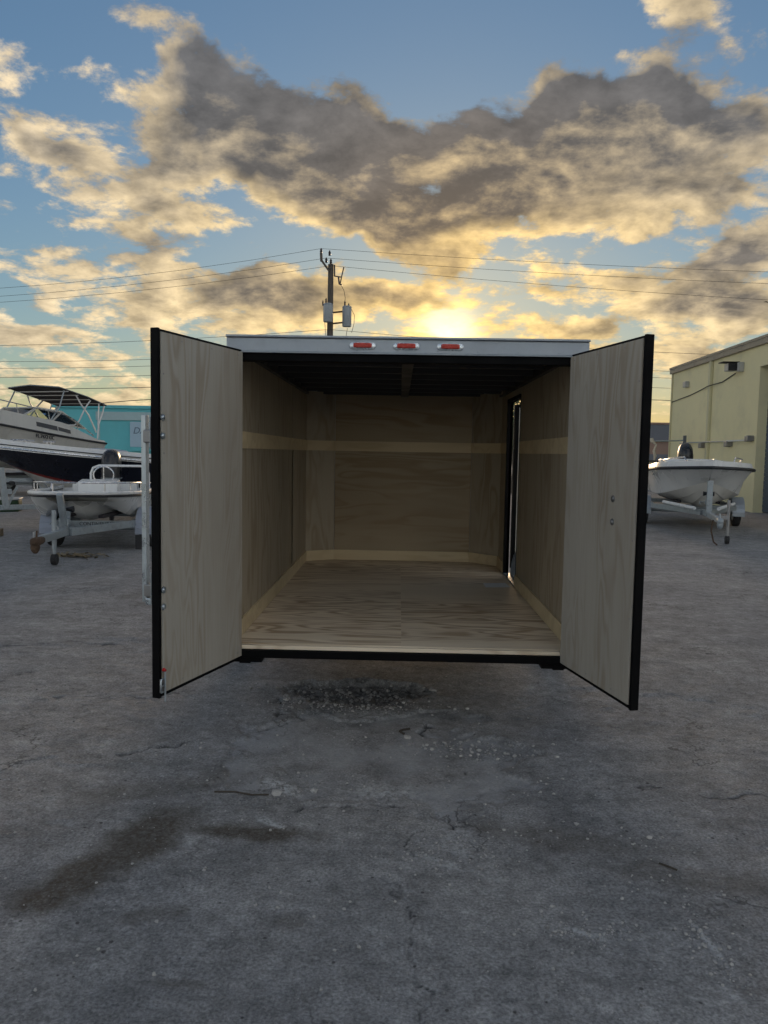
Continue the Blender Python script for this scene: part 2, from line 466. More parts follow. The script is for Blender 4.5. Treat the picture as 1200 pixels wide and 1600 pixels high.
M['rubber'] = plain('tyre_rubber', (0.018, 0.018, 0.019), 0.85, 0.0, 0.25, 12, 0.15, 0.4, (0.09, 0.085, 0.075))
M['stain'] = plain('stainless_tube', (0.62, 0.62, 0.62), 0.24, 0.9, 0.08, 10)
M['whitetube'] = plain('white_painted_tube', (0.70, 0.71, 0.71), 0.35, 0.0, 0.05, 8)
M['motor'] = plain('black_cowling', (0.020, 0.021, 0.024), 0.30, 0.0, 0.25, 3, 0.0, 0.2, (0.07, 0.07, 0.07))
M['canvas'] = plain('dark_canvas', (0.025, 0.022, 0.026), 0.85, 0.0, 0.2, 6, 0.1)
M['darkin'] = plain('dark_recess', (0.02, 0.02, 0.022), 0.7)
M['letters'] = plain('black_lettering', (0.02, 0.02, 0.025), 0.5)
M['bluegrey'] = plain('blue_grey_cushion', (0.30, 0.34, 0.42), 0.6)
M['yellow'] = plain('pale_yellow_masonry', (0.80, 0.73, 0.445), 0.85, 0.0, 0.07, 0.6, 0.12, 0.25, (0.46, 0.43, 0.30))
M['yellow2'] = plain('yellow_painted_pipe', (0.62, 0.58, 0.37), 0.7, 0.0, 0.14, 1.5, 0.0, 0.3, (0.25, 0.23, 0.16), streak=True)
M['fascia'] = plain('weathered_fascia', (0.34, 0.30, 0.23), 0.75, 0.0, 0.16, 1.2, 0.0, 0.4, (0.18, 0.16, 0.13))
M['rolldoor'] = plain('blue_grey_rolling_door', (0.10, 0.13, 0.17), 0.5, 0.2, 0.12, 1.5, 0.0, 0.35, (0.10, 0.10, 0.10))
M['teal'] = plain('teal_painted_wall', (0.125, 0.46, 0.50), 0.8, 0.0, 0.10, 0.5, 0.05, 0.25, (0.13, 0.36, 0.40))
M['tealpale'] = plain('faded_wall_band', (0.34, 0.46, 0.47), 0.8, 0.0, 0.12, 0.7)
M['sign'] = plain('pale_blue_sign_panel', (0.34, 0.47, 0.56), 0.5, 0.0, 0.06, 1)
M['signtext'] = plain('sign_blue_grey_letters', (0.08, 0.12, 0.17), 0.5)
M['greywall'] = plain('slate_grey_wall', (0.13, 0.14, 0.16), 0.8, 0.0, 0.15, 0.6)
M['brownwall'] = plain('brown_wall', (0.26, 0.175, 0.135), 0.85, 0.0, 0.15, 0.6)
M['concrete'] = plain('concrete', (0.30, 0.29, 0.27), 0.85, 0.0, 0.15, 1.0)
M['pole'] = plain('weathered_pole_wood', (0.10, 0.085, 0.07), 0.9, 0.0, 0.3, 3, 0.3, streak=True)
M['wire'] = plain('cable_black', (0.03, 0.03, 0.032), 0.7)
M['xfmr'] = plain('transformer_grey_paint', (0.33, 0.36, 0.38), 0.5, 0.1, 0.1, 3, 0.0, 0.3)
M['porcelain'] = plain('brown_porcelain', (0.06, 0.04, 0.035), 0.3)
M['wood'] = plain('old_timber', (0.22, 0.17, 0.11), 0.85, 0.0, 0.3, 8, 0.3)
M['twig'] = plain('dry_twig', (0.06, 0.05, 0.04), 0.9, 0.0, 0.3, 30)
M['gravel'] = plain('grey_gravel', (0.23, 0.226, 0.218), 0.9, 0.0, 0.8, 25, 0.3)
M['stone'] = plain('limestone', (0.40, 0.39, 0.37), 0.9, 0.0, 0.25, 30, 0.3)
M['rope'] = plain('dirty_white_rope', (0.50, 0.46, 0.38), 0.9, 0.0, 0.2, 30)
M['paper'] = plain('white_paper', (0.86, 0.86, 0.84), 0.7, 0.0, 0.03, 10)
M['bark'] = plain('tree_bark', (0.09, 0.07, 0.05), 0.9, 0.0, 0.3, 8, 0.3)
M['leaf'] = plain('tree_leaf', (0.045, 0.075, 0.02), 0.6, 0.0, 0.4, 1.5)
M['dryleaf'] = plain('dry_leaf', (0.26, 0.21, 0.13), 0.85, 0.0, 0.4, 20)
M['tarp'] = plain('green_tarp', (0.012, 0.035, 0.012), 0.7, 0.0, 0.2, 3)
def glass_mat(name, tint=(0.75, 0.78, 0.74), mixf=0.72):
    mt = bpy.data.materials.new(name); mt.use_nodes = True
    t = NT(mt.node_tree); t.n.clear()
    tr = t.new('ShaderNodeBsdfTransparent'); tr.inputs[0].default_value = (*tint, 1)
    gl = t.new('ShaderNodeBsdfGlossy'); gl.inputs['Roughness'].default_value = 0.05; gl.inputs[0].default_value = (0.9, 0.9, 0.9, 1)
    fr = t.new('ShaderNodeFresnel'); fr.inputs[0].default_value = 1.45
    mx = t.new('ShaderNodeMixShader')
    t.put(mx.inputs[0], fr.outputs[0]); t.l.new(tr.outputs[0], mx.inputs[1]); t.l.new(gl.outputs[0], mx.inputs[2])
    o = t.new('ShaderNodeOutputMaterial'); t.l.new(mx.outputs[0], o.inputs[0])
    return mt
M['glass'] = glass_mat('acrylic_windscreen')
M['smoked'] = plain('smoked_window', (0.05, 0.045, 0.04), 0.15, 0.0, 0.1, 3)
M['clearcurtain'] = glass_mat('clear_vinyl_curtain', (0.85, 0.78, 0.62))

# ------------------------------------------------------------------ ground: one sheet, fine near the camera
def vnoise(x, y, seed):
    xi = np.floor(x).astype(np.int64); yi = np.floor(y).astype(np.int64)
    fx = x - xi; fy = y - yi
    fx = fx * fx * fx * (fx * (fx * 6 - 15) + 10); fy = fy * fy * fy * (fy * (fy * 6 - 15) + 10)
    def h(a, b):
        n = (a * 374761393 + b * 668265263 + seed * 974634777) & 0xFFFFFFFF
        n = ((n ^ (n >> 13)) * 1274126177) & 0xFFFFFFFF
        return ((n ^ (n >> 16)) & 0xFFFF) / 65535.0
    return (h(xi, yi) * (1 - fx) + h(xi + 1, yi) * fx) * (1 - fy) + (h(xi, yi + 1) * (1 - fx) + h(xi + 1, yi + 1) * fx) * fy
def fbm(x, y, sc, oct=4, seed=1, gain=0.5):
    s_ = 0; a = 1; tot = 0
    for k in range(oct):
        s_ = s_ + a * vnoise(x * sc, y * sc, seed + k * 17); tot += a; a *= gain; sc *= 2.03
    return s_ / tot
def axis_lines(fine0, fine1, step, far, grow=1.16):
    a = list(np.arange(fine0, fine1, step)); s_ = step
    x = fine1
    while x < far: a.append(x); s_ = min(s_ * grow, 60); x += s_
    a.append(far); b = []; s_ = step; x = fine0
    while x > -far: s_ = min(s_ * grow, 60); x -= s_; b.append(max(x, -far))
    return np.array(b[::-1] + a)
gx = axis_lines(-2.3, 2.3, 0.009, 700)
gy = axis_lines(1.8, 5.9, 0.009, 900, 1.10)
GX, GY = np.meshgrid(gx, gy)
def seg_dist(X, Y, pts, wob=0.05, seed=3):
    wx = X + (fbm(X, Y, 9, 3, seed) - 0.5) * wob * 2; wy = Y + (fbm(X, Y, 9, 3, seed + 50) - 0.5) * wob * 2
    dmin = np.full(X.shape, 9.0)
    for (x0, y0), (x1, y1) in zip(pts[:-1], pts[1:]):
        dx, dy = x1 - x0, y1 - y0
        t = np.clip(((wx - x0) * dx + (wy - y0) * dy) / (dx * dx + dy * dy), 0, 1)
        dmin = np.minimum(dmin, np.hypot(wx - x0 - t * dx, wy - y0 - t * dy))
    return dmin
def blob(X, Y, cx, cy, rx, ry, ang, seed, rag=0.5, ns=5, soft=0.5):
    c, s_ = math.cos(R(ang)), math.sin(R(ang))
    dx, dy = X - cx, Y - cy
    q = np.hypot((dx * c + dy * s_) / rx, (dy * c - dx * s_) / ry)
    q = np.where(q < 4, q + (fbm(X, Y, ns, 5, seed, 0.6) - 0.5) * 2 * rag, 9)
    return np.clip((1.15 - q) / soft, 0, 1)
near_m = (np.abs(GX) < 60) & (GY > -20) & (GY < 80)
hgt = (fbm(GX, GY, 0.35, 3, 11) - 0.5) * 0.05 * near_m
det = (np.abs(GX) < 3.2) & (GY > 1.5) & (GY < 7.5)
hgt = hgt + np.where(det, (fbm(GX, GY, 6, 5, 21, 0.6) - 0.5) * 0.010, 0)
hgt = hgt + np.where(det, (fbm(GX, GY, 42, 3, 31, 0.6) - 0.5) * 0.006, 0)
CRACKS = [  # polylines in metres, with depth and width
    ([(0.16, 4.34), (0.19, 4.20), (0.28, 4.14), (0.44, 4.12), (0.54, 3.98), (0.66, 3.86)], 0.020, 0.016),
    ([(-0.42, 3.26), (-0.12, 3.32), (0.10, 3.30), (0.135, 3.18), (0.20, 3.14), (0.25, 3.22), (0.27, 3.34), (0.40, 3.44)], 0.016, 0.014),
    ([(0.30, 3.44), (0.36, 3.50), (0.33, 3.62), (0.38, 3.70)], 0.012, 0.012),
    ([(0.12, 3.14), (0.06, 2.95), (0.10, 2.80), (0.05, 2.62), (0.09, 2.42), (0.10, 2.10), (0.09, 1.85)], 0.005, 0.007),
    ([(-0.75, 4.72), (-0.62, 4.60), (-0.70, 4.36), (-0.52, 4.42), (-0.78, 4.18)], 0.016, 0.016),
    ([(-2.2, 4.55), (-1.9, 4.70), (-1.55, 4.66), (-1.2, 4.95)], 0.008, 0.012),
    ([(-3.1, 4.70), (-2.75, 4.86), (-2.58, 4.99), (-2.5, 5.25)], 0.016, 0.020),
    ([(-3.2, 5.68), (-2.9, 5.80), (-2.6, 5.95), (-2.2, 5.98)], 0.012, 0.02),
    ([(-1.35, 3.72), (-1.1, 3.98), (-0.95, 4.02)], 0.008, 0.012),
    ([(0.9, 3.55), (1.4, 3.48), (1.9, 3.42)], 0.004, 0.012),
]
crack = np.zeros(GX.shape)
for i, (pts, dep, wid) in enumerate(CRACKS):
    P = np.array(pts)
    sel = (GX > P[:, 0].min() - .3) & (GX < P[:, 0].max() + .3) & (GY > P[:, 1].min() - .3) & (GY < P[:, 1].max() + .3)
    dd = seg_dist(GX[sel], GY[sel], pts, 0.085, 60 + i)
    brk = np.clip((fbm(GX[sel], GY[sel], 11, 3, 90 + i) - 0.40) * 6, 0, 1)
    wid = wid * (0.5 + 1.3 * fbm(GX[sel], GY[sel], 16, 3, 190 + i))
    k = np.exp(-(dd / wid) ** 2) * brk
    hgt[sel] -= k * dep
    # one lip of the broken crust stands a little higher
    crack[sel] = np.maximum(crack[sel], np.exp(-(dd / (wid * 0.75)) ** 2) * brk)
# pothole under the tail, shallow scour in front of it
q = np.hypot((GX + 0.24) / 0.44, (GY - 4.93) / 0.26) + (fbm(GX, GY, 5, 4, 71) - 0.5) * 0.9
pot = np.clip((1.1 - q) / 0.28, 0, 1)
hgt -= pot * 0.045
hgt += np.where(pot > 0.05, (fbm(GX, GY, 24, 4, 81, 0.65) - 0.5) * 0.045, 0)
scour = blob(GX, GY, -0.05, 3.90, 0.62, 0.55, 5, 77, 0.75, 4, 0.13)
hgt -= scour * 0.013
scour2 = blob(GX, GY, -2.1, 5.3, 0.9, 0.7, 20, 177, 0.8, 3, 0.12) + blob(GX, GY, 1.7, 4.6, 0.8, 0.35, -10, 178, 0.8, 3, 0.15) + blob(GX, GY, -1.5, 3.3, 0.5, 0.3, 0, 179, 0.8, 4, 0.15)
hgt -= scour2 * 0.006
# surface marks with shapes of their own
oil = np.maximum.reduce([
    blob(GX, GY, -1.00, 2.93, 0.16, 0.34, -24, 101, 0.45, 8, 0.65), blob(GX, GY, -1.16, 2.62, 0.13, 0.24, -25, 104, 0.55, 8, 0.65), blob(GX, GY, -0.60, 3.02, 0.28, 0.085, -3, 102, 0.40, 8, 0.65),
    0.35 * blob(GX, GY, -0.33, 2.42, 0.07, 0.06, 0, 103, 0.5, 8, 0.65), 0.4 * blob(GX, GY, -0.8, 2.45, 0.12, 0.05, 20, 105, 0.6, 8, 0.65), 0.55 * blob(GX, GY, 0.75, 3.02, 0.42, 0.12, -12, 106, 0.5, 8, 0.65),
    0.55 * blob(GX, GY, -0.62, 2.12, 0.10, 0.03, 0, 107, 0.5, 8, 0.65), 0.45 * blob(GX, GY, -2.3, 8.0, 0.6, 0.25, 10, 108, 0.5, 8, 0.65), 0.5 * blob(GX, GY, -1.05, 3.42, 0.5, 0.14, 25, 109, 0.6, 8, 0.65),
    0.5 * blob(GX, GY, 1.25, 2.15, 0.2, 0.1, 0, 110, 0.5, 8, 0.65), 0.5 * blob(GX, GY, 1.15, 2.75, 0.5, 0.10, -14, 111, 0.5, 8, 0.65)])
chalk = np.maximum.reduce([
    0.9 * blob(GX, GY, -0.53, 3.46, 0.05, 0.13, 48, 121, 0.5, 22, 0.8), 0.5 * blob(GX, GY, -0.05, 3.45, 0.22, 0.11, 0, 122, 0.6, 22, 0.8), 0.8 * blob(GX, GY, -0.50, 3.10, 0.03, 0.10, 55, 123, 0.6, 22, 0.8),
    0.7 * blob(GX, GY, 0.62, 2.42, 0.11, 0.022, -25, 124, 0.6, 22, 0.8), 0.7 * blob(GX, GY, 1.02, 2.40, 0.015, 0.17, 8, 125, 0.6, 22, 0.8), 0.6 * blob(GX, GY, 0.2, 2.83, 0.20, 0.03, -28, 126, 0.6, 22, 0.8),
    0.6 * blob(GX, GY, 1.0, 2.13, 0.02, 0.06, 20, 127, 0.6, 22, 0.8), 0.45 * blob(GX, GY, -0.1, 4.45, 0.35, 0.10, 0, 128, 0.6, 22, 0.8), 0.4 * blob(GX, GY, 0.25, 3.0, 0.12, 0.16, 0, 129, 0.5, 22, 0.8)])
dust = np.clip((fbm(GX, GY, 0.9, 4, 131) - 0.42) * 4, 0, 1) * near_m
nx, ny = len(gx), len(gy)
vco = np.stack([GX, GY, hgt], -1).reshape(-1, 3).astype(np.float32)
ii = np.arange((ny - 1) * nx).reshape(ny - 1, nx)[:, :-1].ravel()
quads = np.stack([ii, ii + 1, ii + nx + 1, ii + nx], 1).astype(np.int32)
gme = bpy.data.meshes.new('ground')
gme.vertices.add(len(vco)); gme.vertices.foreach_set('co', vco.ravel())
gme.loops.add(quads.size); gme.loops.foreach_set('vertex_index', quads.ravel())
gme.polygons.add(len(quads)); gme.polygons.foreach_set('loop_start', np.arange(0, quads.size, 4, dtype=np.int32))
gme.update(calc_edges=True)
gme.polygons.foreach_set('use_smooth', np.ones(len(quads), dtype=bool))
for nm, arr in (('crack', crack), ('oil', oil), ('chalk', chalk), ('dust', dust), ('pot', pot), ('worn', scour)):
    at_ = gme.attributes.new(nm, 'FLOAT', 'POINT'); at_.data.foreach_set('value', arr.ravel().astype(np.float32))
ground = bpy.data.objects.new('ground', gme); COL.objects.link(ground)
tag(ground, 'grey worn lot of compacted limerock and old asphalt', kind='structure')
mt, t, b, co = base_mat('worn_asphalt_lot')
def attr(n):
    a = t.new('ShaderNodeAttribute'); a.attribute_name = n; return a.outputs['Fac']
big = t.noise(co, 0.55, 5, 0.6)
mid = t.noise(co, 4.5, 5, 0.62)
grit = t.noise(co, 90.0, 3, 0.7)
c = t.mix(t.map(big, 0.32, 0.68), (0.190, 0.193, 0.197), (0.280, 0.277, 0.270))
c = t.mix(t.math('MULTIPLY', attr('dust'), 0.5), c, (0.285, 0.278, 0.265))
c = t.vmath('SCALE', c, scale=t.map(mid, 0.25, 0.75, 0.72, 1.28, False))
c = t.vmath('SCALE', c, scale=t.math('MULTIPLY', t.map(grit, 0.32, 0.68, 0.60, 1.40, False), t.map(t.noise(co, 17.0, 4, 0.65), 0.3, 0.7, 0.76, 1.24, False)))
# streaks of packed fines along the traffic direction
stv = t.noise(t.mapping(co, rot=(0, 0, R(8)), scale=(0.8, 5.0, 1)), 1.3, 5, 0.65)
c = t.vmath('SCALE', c, scale=t.map(stv, 0.35, 0.65, 0.93, 1.07))
vor = t.new('ShaderNodeTexVoronoi'); t.put(vor.inputs['Vector'], co); vor.inputs['Scale'].default_value = 58.0
vsz = t.new('ShaderNodeSeparateColor'); t.put(vsz.inputs[0], vor.outputs['Color'])
spk = t.math('MULTIPLY', t.math('LESS_THAN', vor.outputs['Distance'], t.math('MULTIPLY', vsz.outputs[1], 0.30)), t.math('GREATER_THAN', vsz.outputs[0], 0.60))
c = t.mix(t.math('MULTIPLY', spk, 0.62), c, t.mix(vsz.outputs[2], (0.10, 0.10, 0.10), (0.50, 0.49, 0.47)))
vor2 = t.new('ShaderNodeTexVoronoi'); t.put(vor2.inputs['Vector'], t.vmath('ADD', co, (3.3, 1.7, 0.2))); vor2.inputs['Scale'].default_value = 21.0
vs2 = t.new('ShaderNodeSeparateColor'); t.put(vs2.inputs[0], vor2.outputs['Color'])
pit = t.math('MULTIPLY', t.map(vor2.outputs['Distance'], t.math('MULTIPLY', vs2.outputs[1], 0.22), t.math('MULTIPLY', vs2.outputs[1], 0.12)), t.math('GREATER_THAN', vs2.outputs[0], 0.62))
c = t.mix(t.math('MULTIPLY', pit, 0.75), c, (0.035, 0.033, 0.032))
brk = t.map(t.noise(co, 55.0, 4, 0.75), 0.32, 0.66)
oilk = t.math('MULTIPLY', attr('oil'), t.math('MULTIPLY_ADD', brk, 0.40, 0.58))
c = t.mix(oilk, c, (0.072, 0.059, 0.043))
c = t.mix(t.math('MULTIPLY', attr('chalk'), t.map(t.noise(co, 38.0, 4, 0.7), 0.40, 0.60)), c, (0.60, 0.61, 0.61))
c = t.mix(t.math('MULTIPLY', attr('worn'), t.map(t.noise(co, 2.4, 4, 0.6), 0.38, 0.62, 0.0, 0.55)), c, (0.40, 0.405, 0.41))
c = t.mix(t.math('MULTIPLY', attr('pot'), 0.5), c, (0.095, 0.093, 0.09))
c = t.mix(t.math('MULTIPLY', attr('crack'), t.map(t.noise(co, 19.0, 3, 0.6), 0.35, 0.6, 0.35, 0.95)), c, (0.030, 0.029, 0.028))
# hairline cracks in the old crust
vc = t.new('ShaderNodeTexVoronoi', feature='DISTANCE_TO_EDGE'); vc.inputs['Scale'].default_value = 0.9
t.put(vc.inputs['Vector'], t.vmath('ADD', co, t.vmath('SCALE', t.noise(co, 3.0, 4, 0.65, color=True), scale=0.8)))
hair = t.math('MULTIPLY', t.map(vc.outputs['Distance'], 0.012, 0.003), t.map(t.noise(co, 0.9, 2, 0.5), 0.50, 0.62))
c = t.mix(t.math('MULTIPLY', hair, 0.6), c, (0.04, 0.038, 0.036))
t.put(b.inputs['Base Color'], c)
t.put(b.inputs['Roughness'], t.math('SUBTRACT', 0.92, t.math('MULTIPLY', oilk, 0.18)))
b.inputs['Specular IOR Level'].default_value = 0.25
bp = t.new('ShaderNodeBump'); bp.inputs['Strength'].default_value = 0.55; bp.inputs['Distance'].default_value = 0.012
hh = t.math('MULTIPLY_ADD', mid, 0.7, t.math('MULTIPLY', grit, 0.55))
t.put(bp.inputs['Height'], hh); t.put(b.inputs['Normal'], bp.outputs[0])
gme.materials.append(mt)
def ground_z(x, y):
    j = int(np.clip(np.searchsorted(gx, x), 0, nx - 1)); i = int(np.clip(np.searchsorted(gy, y), 0, ny - 1))
    return float(hgt[i, j])

# ------------------------------------------------------------------ the cargo trailer
XL, XR, YR, ZF, ZC = -0.885, 0.945, 4.10, 0.50, 2.12
YB = 7.45                                  # flat front wall
trailer = empty('cargo_trailer', (0.03, 5.8, 0))
tag(trailer, 'open enclosed cargo trailer with plywood lining, two rear doors swung wide', 'trailer')
bpy.context.view_layer.update()
def tpart(mb, name, mat, parent=None, **kw):
    """vertices in world metres; parented to the trailer or one of its parts, keeping their place"""
    o = mb.build(name, mat, None, **kw)
    p = parent or trailer
    if p is trailer:
        for v in o.data.vertices: v.co -= trailer.location
    else:
        off_ = trailer.location + (p.location if p.location.length else Vector())
        for v in o.data.vertices: v.co -= off_
    o.parent = p
    return o
# floor: two rows of sheets, each its own piece, with a narrow rough strip along the sill
sheets = [(XL, 0.0295, 4.115, 5.32), (0.030, XR, 4.115, 5.32), (XL, 0.0295, 5.3205, 6.54), (0.030, XR, 5.3205, 6.54), (XL, 0.0295, 6.5405, 7.60), (0.030, XR, 6.5405, 7.60)]
for x0, x1, y0, y1 in sheets:
    tpart(MB().box((x0, y0, ZF - 0.019), (x1, y1, ZF + random.uniform(-0.001, 0.001))), 'floor_sheet', M['ply_floor'])
tpart(MB().box((XL, 4.078, ZF - 0.024), (XR, 4.112, ZF - 0.003)), 'floor_edge_strip', M['ply_floor'], bevel=0.003)
# frame below
tpart(MB().box((-0.905, 4.06, 0.432), (0.965, 4.14, 0.474)), 'rear_sill', M['black'], bevel=0.004)
fr = MB()
fr.box((-0.86, 4.14, 0.38), (-0.80, 7.6, 0.474)); fr.box((0.86, 4.14, 0.38), (0.92, 7.6, 0.474))
for y in np.arange(4.55, 7.5, 0.41): fr.box((-0.80, y, 0.40), (0.86, y + 0.05, 0.474))
fr.bar((-0.83, 7.55, 0.42), (0.03, 9.0, 0.42), 0.06, 0.09); fr.bar((0.89, 7.55, 0.42), (0.03, 9.0, 0.42), 0.06, 0.09)
tpart(fr, 'chassis', M['black'])
for x in (-0.80, 0.86): tpart(MB().box((x - 0.075, 4.075, 0.405), (x + 0.075, 4.15, 0.431)), 'stabiliser_bracket', M['black'])
tpart(MB().tube([(-1.0, 6.25, 0.33), (1.06, 6.25, 0.33)], 0.032, 10), 'axle', M['black'])
for x in (-1.07, 1.13):
    w = tpart(MB().rings([[(x + dx, 6.25 + r_ * math.cos(2 * PI * k / 24), 0.33 + r_ * math.sin(2 * PI * k / 24)) for k in range(24)] for dx, r_ in ((-0.09, 0.20), (-0.10, 0.29), (-0.07, 0.33), (0.07, 0.33), (0.10, 0.29), (0.09, 0.20))]), 'wheel', M['rubber'], smooth=True)
    tpart(MB().rings([[(x + dx, 6.25 + r_ * math.cos(2 * PI * k / 16), 0.33 + r_ * math.sin(2 * PI * k / 16)) for k in range(16)] for dx, r_ in ((-0.092, 0.19), (-0.06, 0.06), (0.06, 0.06), (0.092, 0.19))]), 'rim', M['galv'], w, smooth=True)
    fm = MB()
    arc = [(6.25 + 0.42 * math.cos(a), 0.36 + 0.40 * math.sin(a)) for a in np.linspace(0, PI, 13)]
    xs = (-0.918, -1.19) if x < 0 else (0.979, 1.25)
    fm.rings([[(xs[0], y, z) for y, z in arc], [(xs[1], y, z) for y, z in arc]], caps=False, close=False)
    tpart(fm, 'fender', M['alu'])
# outer skins
SIDE_T = 0.030
tpart(MB().box((XL - 0.033, 4.10, 0.44), (XL - 0.013, 7.32, 2.125)), 'side_skin', M['skin'])
dy0, dy1, dz1 = 6.10, 6.74, 2.00            # the side door opening
sk = MB()
sk.box((XR + 0.013, 4.10, 0.44), (XR + 0.033, dy0, 2.125)); sk.box((XR + 0.013, dy1, 0.44), (XR + 0.033, 7.20, 2.125))
sk.box((XR + 0.013, dy0, dz1), (XR + 0.033, dy1, 2.125)); sk.box((XR + 0.013, dy0, 0.44), (XR + 0.033, dy1, 0.497))
tpart(sk, 'side_skin', M['skin'])
nose = [(XL - 0.033, 7.32), (-0.63, 7.50), (0.70, 7.50), (XR + 0.033, 7.20)]
for (x0, y0), (x1, y1) in zip(nose[:-1], nose[1:]):
    tpart(MB().bar((x0, y0, 1.28), (x1, y1, 1.28), 0.02, 1.69), 'nose_skin', M['skin'])
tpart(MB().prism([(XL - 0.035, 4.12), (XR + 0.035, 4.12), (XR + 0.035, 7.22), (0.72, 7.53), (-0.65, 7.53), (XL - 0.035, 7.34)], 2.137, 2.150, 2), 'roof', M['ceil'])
# ceiling bows, each its own piece, and the strap down the middle
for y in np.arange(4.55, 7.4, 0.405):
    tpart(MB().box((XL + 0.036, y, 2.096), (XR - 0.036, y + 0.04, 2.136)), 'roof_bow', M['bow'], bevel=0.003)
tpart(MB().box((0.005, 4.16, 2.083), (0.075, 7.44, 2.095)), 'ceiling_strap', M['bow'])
for x0, x1 in ((XL + 0.003, XL + 0.034), (XR - 0.034, XR - 0.003)):
    tpart(MB().box((x0, 4.165, 2.078), (x1, 7.16, 2.1355)), 'cove_trim', M['bow'])
# rear frame: header with lights, jambs
hd = tpart(MB().box((-0.918, 4.065, 2.068), (0.977, 4.115, 2.139)), 'rear_header', M['alu'], bevel=0.003)
tpart(MB().box((-0.920, 4.050, 2.1405), (0.979, 4.125, 2.152)), 'roof_trim', M['alu'], hd, bevel=0.003)
tpart(MB().box((-0.915, 4.056, 2.062), (0.974, 4.110, 2.0665)), 'drip_edge', M['alu'], hd)
tpart(MB().box((-0.90, 4.075, 2.020), (0.96, 4.14, 2.061)), 'door_stop', M['black'], bevel=0.004)
tpart(MB().box((XL - 0.030, 4.102, 2.035), (XR + 0.030, 4.16, 2.060)), 'header_beam', M['bow'])
for x in np.arange(-0.86, 0.96, 0.21):
    tpart(MB().rings([[(x + r_ * math.cos(t_), 4.0648 - k_, 2.082 + r_ * math.sin(t_)) for t_ in np.linspace(0, 2 * PI, 9)[:-1]] for k_, r_ in ((0, .0042), (.0018, .0036), (.0026, .0016))]), 'rivet', M['alu'], hd)
for x in (-0.203, 0.025, 0.254):
    bz = MB()
    def stad(cx, cz, a, h, n=8):
        return [(cx + a * sx + h * math.cos(t_), cz + h * math.sin(t_)) for sx, t0 in ((1, -PI / 2), (-1, PI / 2)) for t_ in np.linspace(t0, t0 + PI, n)]
    bz.rings([[(px, 4.0645, pz) for px, pz in stad(x, 2.104, 0.052, 0.0185)], [(px, 4.054, pz) for px, pz in stad(x, 2.104, 0.051, 0.0165)], [(px, 4.052, pz) for px, pz in stad(x, 2.104, 0.049, 0.014)]])
    lamp = tpart(bz, 'marker_light', M['chrome'], smooth=True)
    ln = MB()
    ln.rings([superellipse(x, 2.105, 4.0525, 0.049, 0.013, 20, 0.35), superellipse(x, 2.105, 4.045, 0.048, 0.0125, 20, 0.35), superellipse(x, 2.105, 4.041, 0.040, 0.009, 20, 0.4)])
    ln.v = [(a, c_, b_) for a, b_, c_ in ln.v]
    tpart(ln, 'lens', M['redlens'], lamp, smooth=True)
for x0, x1 in ((XL - 0.033, XL + 0.030), (XR - 0.030, XR + 0.033)):
    tpart(MB().box((x0, 4.07, 0.475), (x1, 4.125, 2.061)), 'door_jamb', M['black'], bevel=0.004)
# wall lining: lower and upper sheets, light strip between, kickboard, joint posts; each sheet a piece
BZ0, BZ1, KZ = 1.560, 1.655, 0.597
def lining(p0, p1, mat_lo, mat_hi, inward, zt=2.118, kick=True, band=True):
    """one bay of wall lining between plan points p0 and p1"""
    p0, p1 = Vector((*p0, 0)), Vector((*p1, 0))
    inn = Vector((*inward, 0)).normalized()
    def sheet(z0, z1, th, nm, mt_, lift=0.0, trim=0.0015):
        d_ = (p1 - p0).normalized() * trim
        c0 = p0 + d_ + inn * (lift + th / 2 - 0.010); c1 = p1 - d_ + inn * (lift + th / 2 - 0.010)
        mb = MB().bar((c0.x, c0.y, (z0 + z1) / 2), (c1.x, c1.y, (z0 + z1) / 2), th, z1 - z0)
        return tpart(mb, nm, mt_)
    lo = (KZ - 0.06) if kick else ZF + 0.003
    sheet(lo, BZ0 + 0.03, 0.010, 'wall_panel', mat_lo)
    sheet(BZ0 + 0.033, zt, 0.010, 'wall_panel', mat_hi)
    if band: sheet(BZ0, BZ1, 0.008, 'wall_strip', M['ply_strip'], 0.010)
    if kick: sheet(ZF + 0.002, KZ, 0.012, 'kickboard', M['ply_strip'], 0.010)
lining((XL, 4.127), (XL, 6.35), M['ply_wall'], M['ply_wall'], (1, 0))
lining((XL, 6.35), (XL, 7.30), M['ply_wall'], M['ply_wall'], (1, 0))
tpart(MB().box((XL + 0.010, 6.33, 0.610), (XL + 0.016, 6.42, 1.557)), 'joint_cover', M['ply_wall'])
tpart(MB().box((XL + 0.0005, 6.33, 1.658), (XL + 0.008, 6.42, 2.112)), 'joint_cover', M['ply_wall'])
lining((XL, 7.30), (-0.625, 7.45), M['ply_wall'], M['ply_wall'], (0.5, -0.866))
lining((-0.625, 7.45), (0.696, 7.45), M['ply_back'], M['ply_back'], (0, -1))
lining((0.696, 7.45), (XR, 7.19), M['ply_wall'], M['ply_wall'], (-0.72, -0.69))
lining((XR, 7.19), (XR, dy1 + 0.03), M['ply_wall'], M['ply_wall'], (-1, 0))
lining((XR, dy0 - 0.012), (XR, 4.127), M['ply_wall'], M['ply_wall'], (-1, 0))
tpart(MB().box((XR - 0.008, dy0 - 0.010, dz1 + 0.03), (XR + 0.004, dy1 + 0.028, 2.118)), 'wall_panel', M['ply_wall'])
